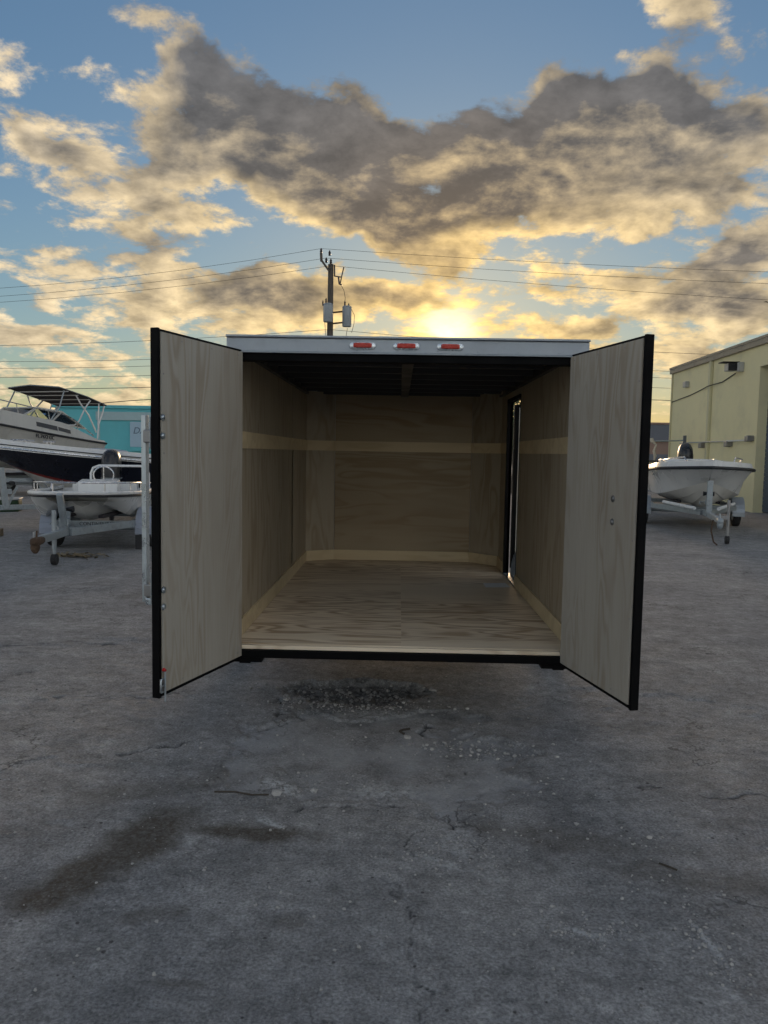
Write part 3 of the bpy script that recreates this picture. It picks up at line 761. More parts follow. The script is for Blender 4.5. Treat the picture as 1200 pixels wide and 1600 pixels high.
# side door: jambs and the door swung out
jm = MB()
jm.box((XR - 0.012, dy1, 0.502), (XR + 0.036, dy1 + 0.028, dz1 + 0.028)); jm.box((XR - 0.003, dy0 - 0.010, 0.502), (XR + 0.036, dy0, dz1 + 0.028)); jm.box((XR - 0.010, dy0, dz1), (XR + 0.036, dy1, dz1 + 0.028))
tpart(jm, 'side_door_frame', M['black'])
tpart(MB().box((XR - 0.012, dy0 + 0.002, 0.502), (XR + 0.05, dy1 - 0.002, 0.512)), 'threshold', M['alu'])
ang = R(8)
du, dn = Vector((math.cos(ang), math.sin(ang), 0)), Vector((-math.sin(ang), math.cos(ang), 0))
h0 = Vector((XR + 0.058, dy1 + 0.004, 0))
def sdv(a, n_, z): p = h0 + du * a + dn * n_; return (p.x, p.y, z)
sdm = MB(); 
def sbox(mb, a0, a1, n0_, n1_, z0, z1):
    vs = [sdv(a, n_, z) for z in (z0, z1) for a, n_ in ((a0, n0_), (a1, n0_), (a1, n1_), (a0, n1_))]
    mb.add(vs, [(0, 3, 2, 1), (4, 5, 6, 7), (0, 1, 5, 4), (1, 2, 6, 5), (2, 3, 7, 6), (3, 0, 4, 7)])
sbox(sdm, 0, 0.045, 0, 0.04, 0.55, 1.985); sbox(sdm, 0.585, 0.63, 0, 0.04, 0.55, 1.985); sbox(sdm, 0.045, 0.585, 0, 0.04, 0.55, 0.59); sbox(sdm, 0.045, 0.585, 0, 0.04, 1.945, 1.985)
sdo = tpart(sdm, 'side_door', M['black'])
pm = MB(); sbox(pm, 0.03, 0.60, -0.008, -0.002, 0.575, 1.96); tpart(pm, 'panel', M['ply_door'], sdo)
pm = MB(); sbox(pm, 0.0, 0.63, 0.042, 0.048, 0.55, 1.985); tpart(pm, 'outer_skin', M['skin'], sdo)
# rear doors: black frame, plywood inner face, white skin, bolts
def rear_door(hx, hy, ox, oy, side):
    """h: hinge end of the inner face, o: free end; side +1 when the body lies to +x of the inner face"""
    h_, o_ = Vector((hx, hy, 0)), Vector((ox, oy, 0))
    u = (o_ - h_).normalized(); Wd = (o_ - h_).length
    n_ = Vector((-u.y, u.x, 0))
    if n_.x * side < 0: n_ = -n_
    def bx(mb, a0, a1, n0_, n1_, z0, z1):
        vs = []
        for z in (z0, z1):
            for a, nn in ((a0, n0_), (a1, n0_), (a1, n1_), (a0, n1_)):
                p = h_ + u * a + n_ * nn; vs.append((p.x, p.y, z))
        mb.add(vs, [(0, 3, 2, 1), (4, 5, 6, 7), (0, 1, 5, 4), (1, 2, 6, 5), (2, 3, 7, 6), (3, 0, 4, 7)])
    Z0, Z1, T = 0.424, 2.075, 0.034
    f = MB()
    bx(f, 0, 0.03, 0, T, Z0, Z1); bx(f, Wd - 0.012, Wd + 0.006, -0.0035, T + 0.002, Z0 - 0.003, Z1 + 0.003)
    bx(f, 0.03, Wd - 0.012, 0, T, Z0, Z0 + 0.022); bx(f, 0.03, Wd - 0.012, 0, T, Z1 - 0.015, Z1)
    d_ = tpart(f, 'rear_door', M['black'], bevel=0.003)
    p = MB(); bx(p, 0.004, Wd - 0.014, -0.008, -0.0015, Z0 + 0.020, Z1 - 0.013); tpart(p, 'plywood_panel', M['ply_door'], d_)
    p = MB(); bx(p, 0.031, Wd - 0.013, 0.002, T - 0.004, Z0 + 0.023, Z1 - 0.016); tpart(p, 'door_core', M['wood'], d_)
    p = MB(); bx(p, 0.002, Wd - 0.013, T + 0.001, T + 0.005, Z0 + 0.002, Z1 - 0.002); tpart(p, 'outer_skin', M['skin'], d_)
    for z in (0.60, 1.25, 1.88):
        p = MB(); q0 = h_ + u * -0.012 + n_ * (T + 0.004); p.tube([(q0.x, q0.y, z - 0.06), (q0.x, q0.y, z + 0.06)], 0.011, 10); tpart(p, 'hinge', M['zincdull'], d_, smooth=True)
    def bolt(a, z, r_=0.012, mt_='zinc'):
        c0 = h_ + u * a - n_ * 0.008
        ring = lambda k_, rr: [tuple(c0 - n_ * k_ + (u * math.cos(t_) + Vector((0, 0, 1)) * math.sin(t_)) * rr + Vector((0, 0, z))) for t_ in np.linspace(0, 2 * PI, 13)[:-1]]
        mb = MB().rings([ring(-0.001, r_ * 1.35), ring(0.0025, r_ * 1.35), ring(0.003, r_), ring(0.007, r_ * 0.85), ring(0.0095, r_ * 0.4)])
        tpart(mb, 'bolt', M[mt_], d_, smooth=True)
    def screw(a, z):
        c0 = h_ + u * a - n_ * 0.0075
        mb = MB().rings([[tuple(c0 - n_ * k_ + (u * math.cos(t_) + Vector((0, 0, 1)) * math.sin(t_)) * rr + Vector((0, 0, z))) for t_ in np.linspace(0, 2 * PI, 7)[:-1]] for k_, rr in ((0, 0.0045), (0.0016, 0.004))])
        tpart(mb, 'screw', M['zincdull'], d_)
    for a in (0.05, 0.30, 0.55): screw(a, Z1 - 0.035); screw(a, Z0 + 0.045)
    for z in (0.8, 1.15, 1.5, 1.85): screw(Wd - 0.03, z + 0.03)
    return d_, h_, u, n_, Wd, bx, bolt
dl, h_, u, n_, Wd, bx, bolt = rear_door(-0.838, 4.068, -1.066, 3.385, -1)
for z in (1.688, 1.607, 0.916, 0.839): bolt(Wd - 0.022, z)
# cam-bar handle on the outside of the left door
p = MB(); bx(p, Wd - 0.055, Wd - 0.028, 0.088, 0.113, 0.850, 1.700); tpart(p, 'lock_bar', M['zinc'], dl, bevel=0.004)
p = MB(); bx(p, Wd - 0.060, Wd - 0.052, 0.100, 0.111, 0.865, 1.690); tpart(p, 'lock_bar_edge', M['zinc'], dl)
for z0 in (1.575, 0.878):
    p = MB(); bx(p, Wd - 0.065, Wd - 0.015, 0.049, 0.095, z0, z0 + 0.058); tpart(p, 'keeper_bracket', M['zincdull'], dl, bevel=0.006)
    p = MB(); bx(p, Wd - 0.070, Wd - 0.010, 0.049, 0.055, z0 - 0.030, z0 + 0.115); tpart(p, 'keeper_plate', M['galv'], dl, bevel=0.004)
p = MB(); bx(p, Wd - 0.050, Wd - 0.020, 0.052, 0.090, 0.838, 0.872); tpart(p, 'hasp', M['zinc'], dl, bevel=0.006)
# spring latch at the foot of the left door
def dp(a, nn, z): q_ = h_ + u * a + n_ * nn; return (q_.x, q_.y, z)
lt = MB(); bx(lt, Wd - 0.022, Wd + 0.010, -0.012, -0.007, 0.448, 0.512); la = tpart(lt, 'spring_latch', M['zincdull'], dl, bevel=0.002)
lt = MB(); lt.tube([dp(Wd - 0.004, -0.016, 0.452), dp(Wd + 0.010, -0.018, 0.452), dp(Wd + 0.014, -0.018, 0.462), dp(Wd + 0.014, -0.018, 0.505), dp(Wd + 0.010, -0.018, 0.512), dp(Wd - 0.012, -0.016, 0.512)], 0.0032, 8); tpart(lt, 'latch_keeper', M['zinc'], dl, smooth=True)
lt = MB(); lt.tube([dp(Wd - 0.012, -0.022, 0.405), dp(Wd - 0.012, -0.022, 0.552)], 0.0042, 8); lt.bar(dp(Wd - 0.014, -0.020, 0.482), dp(Wd + 0.012, -0.020, 0.482), 0.006, 0.005); tpart(lt, 'latch_pin', M['zinc'], dl, smooth=True)
lt = MB(); lt.tube([dp(Wd - 0.014, -0.022, 0.549), dp(Wd - 0.002, -0.022, 0.556), dp(Wd + 0.004, -0.022, 0.553)], [0.006, 0.0085, 0.006], 10); tpart(lt, 'latch_grip', M['redcap'], dl, smooth=True)
dr, h_, u, n_, Wd, bx, bolt = rear_door(0.888, 4.068, 1.052, 3.372, 1)
for z in (1.355, 1.247): bolt(0.50, z, 0.0125, 'zincdull')
# a sheet of paper left on the floor
pp = MB().add([(0.70, 6.02, 0.503), (0.90, 6.05, 0.503), (0.885, 6.24, 0.505), (0.70, 6.21, 0.503), (0.70, 6.02, 0.5022), (0.90, 6.05, 0.5022), (0.885, 6.24, 0.5042), (0.70, 6.21, 0.5022)],
              [(0, 1, 2, 3), (7, 6, 5, 4), (0, 4, 5, 1), (1, 5, 6, 2), (2, 6, 7, 3), (3, 7, 4, 0)]).build('paper_sheet', M['paper'])
tag(pp, 'white sheet of paper lying on the trailer floor by the side door', 'paper')

# ------------------------------------------------------------------ boats and their trailers
def heading(hx, hy): return math.atan2(-hx, hy)

def hull_grid(nst, rowfn):
    return [rowfn(i / (nst - 1)) for i in range(nst)]
def hull_skin(grid, r0, r1, transom=True):
    """both sides of the hull between profile rows r0..r1"""
    mb = MB(); nr = r1 - r0 + 1
    for sgn in (1, -1):
        b_ = len(mb.v)
        for st in grid:
            for k in range(r0, r1 + 1): x, y, z = st[k]; mb.v.append((sgn * x, y, z))
        for i in range(len(grid) - 1):
            for k in range(nr - 1):
                q_ = (b_ + i * nr + k, b_ + i * nr + k + 1, b_ + (i + 1) * nr + k + 1, b_ + (i + 1) * nr + k)
                mb.f.append(q_ if sgn > 0 else q_[::-1])
    if transom:
        L0 = [grid[0][k] for k in range(r0, r1 + 1)]
        mb.add([(x, y, z) for x, y, z in L0] + [(-x, y, z) for x, y, z in L0[::-1]], [tuple(range(2 * nr))])
    return mb
def sheer_line(grid, row=-1):
    return [(x, y, z) for x, y, z in (st[row] for st in grid)] + [(-x, y, z) for x, y, z in (st[row] for st in grid[::-1])]
def deck_mb(grid, row=-1, drop=0.0, inset=0.0, crown=0.0):
    mb = MB()
    for st in grid:
        x, y, z = st[row]; x = max(x - inset, 0.004)
        for f_ in (-1, -0.5, 0, 0.5, 1): mb.v.append((x * f_, y, z - drop + crown * (1 - f_ * f_)))
    for i in range(len(grid) - 1):
        for k in range(4): mb.f.append((i * 5 + k, i * 5 + k + 1, (i + 1) * 5 + k + 1, (i + 1) * 5 + k))
    return mb
def outboard(parent, loc, s_=1.0, tilt=0.0):
    o = empty('outboard_motor', loc, 0, tilt, parent)
    secs = [(0.00, 0, 0.15, 0.20), (0.04, 0, 0.18, 0.27), (0.20, -0.01, 0.185, 0.29), (0.36, -0.02, 0.18, 0.285), (0.47, -0.03, 0.165, 0.26), (0.55, -0.045, 0.13, 0.21), (0.59, -0.06, 0.08, 0.14), (0.605, -0.07, 0.03, 0.06)]
    MB().rings([superellipse(0, cy * s_, z * s_, rx * s_, ry * s_, 20, 0.7) for z, cy, rx, ry in secs]).build('cowling', M['motor'], o, smooth=True)
    MB().rings([superellipse(0, cy * s_, z * s_, rx * s_, ry * s_, 14, 0.8) for z, cy, rx, ry in ((0.01, 0.0, 0.12, 0.16), (-0.12, 0.0, 0.09, 0.12), (-0.55, 0.02, 0.05, 0.10), (-0.70, 0.02, 0.045, 0.11), (-0.85, 0.0, 0.02, 0.06))]).build('drive_leg', M['motor'], o, smooth=True)
    MB().cbox((0, 0.24 * s_, -0.10 * s_), (0.24 * s_, 0.12 * s_, 0.30 * s_)).build('bracket', M['motor'], o, bevel=0.01)
    MB().rings([superellipse(0, -0.01, z * s_, 0.188 * s_, 0.293 * s_, 20, 0.7) for z in (0.050, 0.066)]).build('trim_band', M['galv'], o, smooth=True)
    return o
def wheel(parent, x, y, r_, w_, name='wheel'):
    def ring(dx, rr, n=24): return [(x + dx, y + rr * math.cos(2 * PI * k / n), r_ + rr * math.sin(2 * PI * k / n)) for k in range(n)]
    o = MB().rings([ring(-w_ * .4, r_ * .58), ring(-w_ * .5, r_ * .80), ring(-w_ * .42, r_ * .96), ring(-w_ * .2, r_), ring(w_ * .2, r_), ring(w_ * .42, r_ * .96), ring(w_ * .5, r_ * .80), ring(w_ * .4, r_ * .58)]).build(name, M['rubber'], parent, smooth=True)
    MB().rings([ring(-w_ * .42, r_ * .57), ring(-w_ * .30, r_ * .5), ring(-w_ * .22, r_ * .2), ring(w_ * .22, r_ * .2), ring(w_ * .30, r_ * .5), ring(w_ * .42, r_ * .57)]).build('rim', M['galv'], o, smooth=True)
    return o
def fender(parent, x, y, r_, w_, mat, skirt=True):
    arc = [(y + (r_ + .07) * math.cos(a), r_ * 0.98 + (r_ + .05) * math.sin(a)) for a in np.linspace(-0.15, PI + 0.15, 15)]
    mb = MB(); th = 0.012
    for (ya, za), (yb, zb) in zip(arc[:-1], arc[1:]):
        ym, zm = (ya + yb) / 2 - y, (za + zb) / 2 - r_ * .98; l_ = math.hypot(ym, zm); ny_, nz_ = ym / l_ * th, zm / l_ * th
        mb.add([(x - w_ / 2, ya, za), (x + w_ / 2, ya, za), (x + w_ / 2, yb, zb), (x - w_ / 2, yb, zb), (x - w_ / 2, ya + ny_, za + nz_), (x + w_ / 2, ya + ny_, za + nz_), (x + w_ / 2, yb + ny_, zb + nz_), (x - w_ / 2, yb + ny_, zb + nz_)],
               [(0, 1, 2, 3), (7, 6, 5, 4), (0, 4, 5, 1), (2, 6, 7, 3), (1, 5, 6, 2), (3, 7, 4, 0)])
    return mb.build('fender', mat, parent, smooth=True)
def boat_trailer(label, loc, hd, track, tongue, length, zb, wr=0.30, post=None, jack=None, coupler_mat='galv', bunk=True, text=None, beam_mat='galv', axles=(0.0,), post_w=0.08, group='boat trailers in the lot'):
    """local +Y towards the coupler, origin on the ground below the axle"""
    o = empty('boat_trailer', loc, heading(*hd))
    tag(o, label, 'trailer', group)
    hw = track / 2 - 0.14
    yfork = tongue * 0.48
    for s_ in (-1, 1):
        mb = MB(); mb.bar((s_ * hw, -length, zb), (s_ * hw, yfork * 0.35, zb), 0.06, 0.11); mb.build('side_rail', M[beam_mat], o, bevel=0.006)
        mb = MB(); mb.bar((s_ * (hw - .004), yfork * 0.35, zb + .004), (s_ * 0.06, yfork + 0.35, zb + .004), 0.06, 0.105); mb.build('tongue_rail', M[beam_mat], o, bevel=0.006)
        if bunk:
            MB().bar((s_ * hw * 0.62, -length + .2, zb + 0.15), (s_ * hw * 0.45, yfork * 0.7, zb + 0.15), 0.09, 0.05).build('bunk', M['canvas'], o, bevel=0.01)
    MB().bar((0, yfork + 0.12, zb + .008), (0, tongue - 0.22, zb + .008), 0.075, 0.10).build('tongue', M[beam_mat], o, bevel=0.008)
    MB().box((-hw - .03, -length * .9, zb - .05), (hw + .03, -length * .9 + .06, zb + .045)).build('crossmember', M[beam_mat], o)
    MB().box((-hw - .03, -0.30, zb - .10), (hw + .03, -0.24, zb - 0.02)).build('crossmember', M[beam_mat], o)
    cb = MB().box((-hw * .98, yfork * 0.33, zb - .052), (hw * .98, yfork * 0.33 + .05, zb + .050)).build('front_crossbeam', M[beam_mat], o, bevel=0.005)
    for ya in axles:
        MB().tube([(-track / 2 + .05, ya, wr), (track / 2 - .05, ya, wr)], 0.03, 10).build('axle', M['galv'], o, smooth=True)
        for s_ in (-1, 1): wheel(o, s_ * track / 2, ya, wr, 0.17)
    # coupler
    cp = MB().rings([superellipse(0, y_, 0, rx, rz, 12, 0.7) for y_, rx, rz in ((0, 0.04, 0.045), (0.10, 0.05, 0.05), (0.20, 0.055, 0.055), (0.27, 0.05, 0.05), (0.30, 0.02, 0.02))])
    cp.v = [(x, tongue - 0.25 + c_ * 0 + yy, zb + zz) for (x, zz, c_), yy in zip([(v[0], v[1] - [0, .10, .20, .27, .30][i // 12] * 1, 0) for i, v in enumerate(cp.v)], [[0, .10, .20, .27, .30][i // 12] for i in range(len(cp.v))])]
    cpo = cp.build('coupler', M[coupler_mat], o, smooth=True)
    MB().tube([(0, tongue - .06, zb + .04), (0, tongue - .08, zb + .13)], 0.012, 8).build('coupler_lever', M[coupler_mat], o, smooth=True)
    cl = MB(); cl.rings([superellipse(0, tongue - .02, zb + dz, rr, rr, 12, 0.9) for dz, rr in ((-.03, .05), (-.07, .055), (-.11, .045), (-.14, .02))])
    cl.build('ball_socket', M[coupler_mat], o, smooth=True)
    if post:
        py, pz0, pz1, lean = post
        MB().bar((0, py, pz0), (0, py + lean, pz1), post_w, post_w * 0.8, (0, 1, 0)).build('winch_post', M['galv'], o, bevel=0.006)
        MB().bar((0, py - .02, zb + .02), (0, py + lean * .6 - 0.26, pz0 + (pz1 - pz0) * .55), 0.05, 0.04, (0, 1, 0)).build('post_brace', M['galv'], o)
        br = MB(); zs = pz0 + (pz1 - pz0) * .62; ys = py + lean * .62
        br.rings([[(x, ys - .16 + rr * math.cos(t_), zs + rr * math.sin(t_)) for t_ in np.linspace(0, 2 * PI, 13)[:-1]] for x, rr in ((-.10, .045), (-.04, .03), (0, .022), (.04, .03), (.10, .045))])
        br.box((-.025, ys - .16, zs - .02), (.025, ys - .01, zs + .02))
        br.build('bow_roller', M['rub'], o, smooth=True)
        wn = MB(); wn.cbox((0.0, ys - .10, zs - .16), (.12, .10, .10)); wn.tube([(.06, ys - .10, zs - .16), (.16, ys - .10, zs - .16), (.17, ys - .02, zs - .20)], .010, 6)
        wn.build('winch', M['galv'], o, bevel=0.01)
    if jack:
        jx, jy, top, mt_ = jack
        jk = MB(); jk.tube([(jx, jy, top), (jx, jy, 0.22)], 0.030, 10); jk.tube([(jx, jy, 0.24), (jx, jy, 0.10)], 0.022, 10)
        jk.bar((0, jy, zb + .02), (jx, jy, zb + .02), .05, .06)
        jk.build('jack', M[mt_], o, smooth=True)
        def ring(dx, rr): return [(jx + dx, jy + rr * math.cos(2 * PI * k / 16), 0.075 + rr * math.sin(2 * PI * k / 16)) for k in range(16)]
        MB().rings([ring(-.032, .05), ring(-.035, .068), ring(-.02, .075), ring(.02, .075), ring(.035, .068), ring(.032, .05)]).build('jack_wheel', M['rubber'], o, smooth=True)
    if text:
        text_part(text, 0.075, M['letters'], cb, (-hw * 0.12, yfork * 0.33 + .052, zb), (PI / 2, 0, PI))
    return o

# --- skiff on a small trailer, bow towards us
SK_H = Vector((0.10, -1.0)).normalized()
SK_B = Vector((0.24, -0.97)).normalized()     # the boat sits a little askew on its trailer
skiff_tr = boat_trailer('small galvanised trailer under the white skiff, its rusty coupler at the left', (-4.66, 11.95, 0), SK_H, 1.42, 2.85, 1.7, 0.40, 0.29,
                        post=(1.72, 0.36, 0.93, 0.22), jack=(0.05, 2.02, 0.72, 'galv'), coupler_mat='rust', text='CONTINENTAL', axles=(0.0,))
fender(skiff_tr, -0.71, 0.0, 0.29, 0.24, M['bluegrey']); fender(skiff_tr, 0.71, 0.0, 0.29, 0.24, M['bluegrey'])
MB().cbox((-0.71, 0.42, 0.12), (0.20, 0.010, 0.22)).build('mud_flap', M['rub'], skiff_tr)
MB().cbox((0.30, 2.0, 0.40), (0.006, 0.14, 0.075)).build('reflector_plate', M['gel'], skiff_tr)
bow = Vector((-4.66, 11.95)) + SK_H * 1.25
skiff = empty('skiff', (bow.x - SK_B.x * 3.75, bow.y - SK_B.y * 3.75, 0.36), heading(*SK_B), R(0.6))
tag(skiff, 'small white open skiff with low bow rail and white hoop bar on a trailer', 'boat', 'boats parked in the lot')
def skiff_row(t):
    L = 3.75
    s_ = 1 - t
    bs = 0.84 * (1 - max(0, (t - .55) / .45) ** 3.2 * 0.50)              # a blunt bow
    up_ = max(0, (t - .62) / .38)
    ke = 0.02 + 0.26 * up_ ** 2.0
    tun = 0.17 + 0.16 * up_ ** 1.6
    spn = 0.06 + 0.25 * up_ ** 1.4
    zs = 0.44 + 0.05 * t ** 2
    e = 0.90 - 0.10 * up_
    Y = lambda k: L * t - (1 - k) * 0.62 * up_ ** 2
    return [(0.0, Y(.15), ke), (0.20 * bs, Y(.15), ke + .03), (0.40 * bs, Y(.2), ke + .09 + .02 * up_), (0.53 * bs, Y(.25), tun), (0.62 * bs, Y(.3), (tun + spn) / 2 + .01), (0.74 * bs, Y(.35), spn), (0.86 * bs * (e + .1), Y(.5), spn + .035),
            (0.94 * bs, Y(.7), (spn + zs) / 2), (0.985 * bs, Y(.9), zs - .06), (bs, Y(1), zs)]
g = hull_grid(26, skiff_row)
hl = hull_skin(g, 0, 9).build('hull', M['gel'], skiff, smooth=True)
bow_face = MB(); st = g[-1]
bow_face.add([(x, y, z) for x, y, z in st] + [(-x, y, z) for x, y, z in st[::-1]], [tuple(range(2 * len(st)))])
bow_face.build('bow_face', M['gelgrey'], skiff)
deck_mb(g, -1, 0.10, 0.10).build('deck', M['gel'], skiff)
gc = MB(); pts = [(x, y, z + .012) for x, y, z in sheer_line(g)]; gc.tube(pts, 0.030, 8); gc.build('gunwale_cap', M['gel'], skiff, smooth=True)
gc = MB(); gc.tube([(x * 1.012, y + .004, z - .025) for x, y, z in sheer_line(g)], 0.020, 8); gc.build('rub_rail', M['rub'], skiff, smooth=True)
cs = MB().prism([(0.95, 0.36), (1.55, 0.36), (1.50, 0.60), (1.10, 0.63), (0.95, 0.56)], -0.30, 0.34, 0)
console = cs.build('console', M['gel'], skiff, bevel=0.02)
sw = MB(); sw.tube([(-0.02 + 0.17 * math.cos(a), 1.02 + .02, 0.70 + 0.15 * math.sin(a)) for a in np.linspace(0, 2 * PI, 20)], 0.013, 8, False); sw.tube([(-0.02, 1.04, 0.56), (-0.02, 1.04, .85)], 0.010, 6)
sw.build('steering_wheel', M['stain'], console, smooth=True)
hb = MB(); hb.tube([(-0.74, 0.55, 0.42), (-0.74, 0.55, 0.72), (-0.70, 0.55, 0.82), (-0.60, 0.55, 0.86), (0.12, 0.55, 0.86), (0.22, 0.55, 0.82), (0.26, 0.55, 0.72), (0.26, 0.55, 0.42)], 0.022, 10)
hb.build('hoop_bar', M['whitetube'], skiff, smooth=True)
for s_ in (-1, 1):
    rp = [(s_ * 0.78 * f_, y_, z_) for f_, y_, z_ in ((1.0, 1.7, .50), (1.0, 1.9, .60), (0.98, 2.5, .62), (0.85, 3.2, .64), (0.55, 3.52, .645), (0.04, 3.58, .645))]
    rl = MB(); rl.tube(rp, 0.014, 8); rl.build('bow_rail', M['stain'], skiff, smooth=True)
    for f_, y_ in ((0.98, 2.5), (0.86, 3.17), (0.45, 3.53)): MB().tube([(s_ * .78 * f_, y_, .48), (s_ * .78 * f_, y_, .63)], 0.010, 6).build('rail_post', M['stain'], skiff, smooth=True)
    MB().tube([(s_ * .80, 0.15, .46), (s_ * .80, 0.18, .57), (s_ * .80, 1.2, .57), (s_ * .80, 1.25, .46)], 0.012, 8).build('side_rail', M['stain'], skiff, smooth=True)
MB().cbox((0, 0.55, 0.46), (1.1, .34, .18)).build('seat', M['gel'], skiff, bevel=0.02)
outboard(skiff, (0, -0.22, 0.56), 1.0)

# --- navy centre console with bow to the left
NV_H = Vector((-0.80, -0.60)).normalized()
nv_bow = Vector((-8.25, 14.45))
navy = empty('centre_console_boat', (nv_bow.x - NV_H.x * 7.4, nv_bow.y - NV_H.y * 7.4, 0.29), heading(*NV_H), R(1.2))
tag(navy, 'large navy blue hull with white deck and red boot stripe behind the skiff', 'boat', 'boats parked in the lot')
def navy_row(t):
    L = 7.4
    up_ = max(0, (t - .50) / .50)
    bs = 1.20 * (0.92 + .08 * min(1, t / .3)) * (1 - up_ ** 2.6)
    bc = 1.02 * (1 - max(0, (t - .35) / .65) ** 1.9)
    zs = 0.80 + 0.32 * t ** 2.2
    zc_ = 0.24 + 0.46 * up_ ** 2
    ke = 0.0 + 0.62 * max(0, (t - .72) / .28) ** 2.3
    Y = lambda k: L * t - (1 - k) * 1.15 * up_ ** 2.2
    lerp = lambda a, b_, k: a + (b_ - a) * k
    rows = [(0, Y(.0), ke), (bc * .5, Y(.1), lerp(ke, zc_, .45)), (bc, Y(.25), zc_)]
    for k in (.03, .13, .45, .75, 1.0):
        rows.append((lerp(bc, bs, k ** 1.5), Y(.25 + .75 * k), lerp(zc_, zs, k)))
    return rows
g = hull_grid(34, navy_row)
hull_skin(g, 0, 3).build('hull_bottom', M['gelgrey'], navy, smooth=True)
hull_skin(g, 3, 4).build('boot_stripe', M['redstripe'], navy, smooth=True)
hull_skin(g, 4, 7).build('hull_side', M['navy'], navy, smooth=True)
cap = [[(x * 1.015, y, z - .02), (x * 1.02, y, z + .07), (max(x - .05, .0), y, z + .16), (max(x - .30, 0), y, z + .17)] for x, y, z in (st[-1] for st in g)]
hull_skin(cap, 0, 3).build('deck_cap', M['gel'], navy, smooth=True)
deck_mb(g, -1, -0.165, 0.28, 0.02).build('deck', M['gel'], navy)
MB().tube([(x * 1.03, y, z + .02) for x, y, z in sheer_line(g)], 0.020, 6).build('rub_rail', M['stain'], navy, smooth=True)
MB().tube([(x * 1.028, y, z + .075) for x, y, z in sheer_line(g)], 0.010, 6).build('cove_line', M['rub'], navy, smooth=True)
for y_, rx in ((4.9, .45), (2.9, .50)):
    MB().rings([superellipse(0, y_, z, rx * k_, 0.60 * k_, 20, .8) for z, k_ in ((0.80, 1.0), (1.05, .98), (1.11, .85), (1.14, .4))]).build('cushion_mound', M['bluegrey'], navy, smooth=True)
for x_, y_ in ((.35, 6.45), (.30, 6.25), (-.2, 6.5), (.55, 5.8)):
    cl = MB(); cl.tube([(x_, y_ - .12, 1.24), (x_, y_ + .12, 1.24)], 0.020, 6); cl.tube([(x_, y_ - .04, 1.15), (x_, y_ - .04, 1.24)], .015, 6); cl.tube([(x_, y_ + .04, 1.15), (x_, y_ + .04, 1.24)], .015, 6); cl.build('cleat', M['stain'], navy, smooth=True)
wsd = MB().prism([(1.9, 1.15), (2.6, 1.15), (2.35, 1.42), (2.0, 1.42)], -.45, .45, 0); wsd.build('console', M['gel'], navy, bevel=0.04)
ax_n = nv_bow - NV_H * 5.2
navy_tr = boat_trailer('galvanised trailer under the navy boat, its tall winch post at the left edge', (ax_n.x, ax_n.y, 0), NV_H, 2.1, 5.5, 2.4, 0.34, 0.33, post=(4.50, 0.32, 1.13, 0.08), jack=(0.3, 4.9, .9, 'galv'), axles=(-0.42, 0.42), post_w=0.13)
for s_ in (-1, 1):
    for ya in (-.42, .42): fender(navy_tr, s_ * 1.05, ya, 0.33, 0.24, M['galv'])

# --- cabin cruiser behind, canvas-framed hardtop
CR_H = Vector((-0.30, -0.95)).normalized()
cr_st = Vector((-11.55, 27.2))
cruiser = empty('cabin_cruiser', (cr_st.x, cr_st.y, 0.62), heading(*CR_H), R(4.2))
tag(cruiser, 'old white cabin cruiser with dark hardtop on curved white tube legs', 'boat', 'boats parked in the lot')
def cr_row(t):
    L = 7.6
    up_ = max(0, (t - .5) / .5)
    bs = 1.28 * (1 - up_ ** 2.6)
    bc = 1.05 * (1 - max(0, (t - .35) / .65) ** 1.9)
    zs = 1.08 + 0.30 * t ** 1.6
    zc_ = 0.36 + 0.5 * up_ ** 2
    ke = 0.75 * max(0, (t - .7) / .3) ** 2.3
    Y = lambda k: L * t - (1 - k) * 1.2 * up_ ** 2.2
    lerp = lambda a, b_, k: a + (b_ - a) * k
    return [(0, Y(0), ke), (bc * .5, Y(.1), lerp(ke, zc_, .45)), (bc, Y(.25), zc_)] + [(lerp(bc, bs, k ** 1.4), Y(.25 + .75 * k), lerp(zc_, zs, k)) for k in (.4, .75, 1.0)]
g = hull_grid(30, cr_row)
hull_skin(g, 0, 5).build('hull', M['gelold'], cruiser, smooth=True)
MB().tube([(x * 1.012, y, z) for x, y, z in sheer_line(g)], 0.035, 6).build('rub_rail', M['rub'], cruiser, smooth=True)
# raised cabin side and foredeck
cab = []
for st in g:
    x, y, z = st[-1]; t_ = y / 7.6
    hcap = 0.10 + 0.36 * min(1, max(0, (t_ - .04) / .22)) * (1 - max(0, (t_ - .62) / .38) ** 1.5 * .75)
    cab.append([(x, y, z + .02), (max(x - .10, 0), y, z + hcap), (max(x - .34, 0), y, z + hcap + .03), (0, y, z + hcap + .07)])
hull_skin(cab, 0, 3).build('cabin', M['gelold'], cruiser, smooth=True)
def side_pt(y_, z_, off=0.012):
    """a point on the cabin side facing us (local +x is the camera's side)"""
    ys = [c_[0][1] for c_ in cab]; i = int(np.clip(np.searchsorted(ys, y_), 1, len(ys) - 1)); k = (y_ - ys[i - 1]) / max(ys[i] - ys[i - 1], 1e-6)
    a_ = [[cab[i - 1][r_][c_] * (1 - k) + cab[i][r_][c_] * k for c_ in range(3)] for r_ in range(2)]
    f_ = (z_ - a_[0][2]) / max(a_[1][2] - a_[0][2], 1e-3)
    return a_[0][0] + (a_[1][0] - a_[0][0]) * f_ + off
CS = -1 if (Vector((-CR_H.y, CR_H.x)).dot(Vector((0.5, -0.85))) > 0) else 1   # local x sign of the side that faces us
wn = MB()
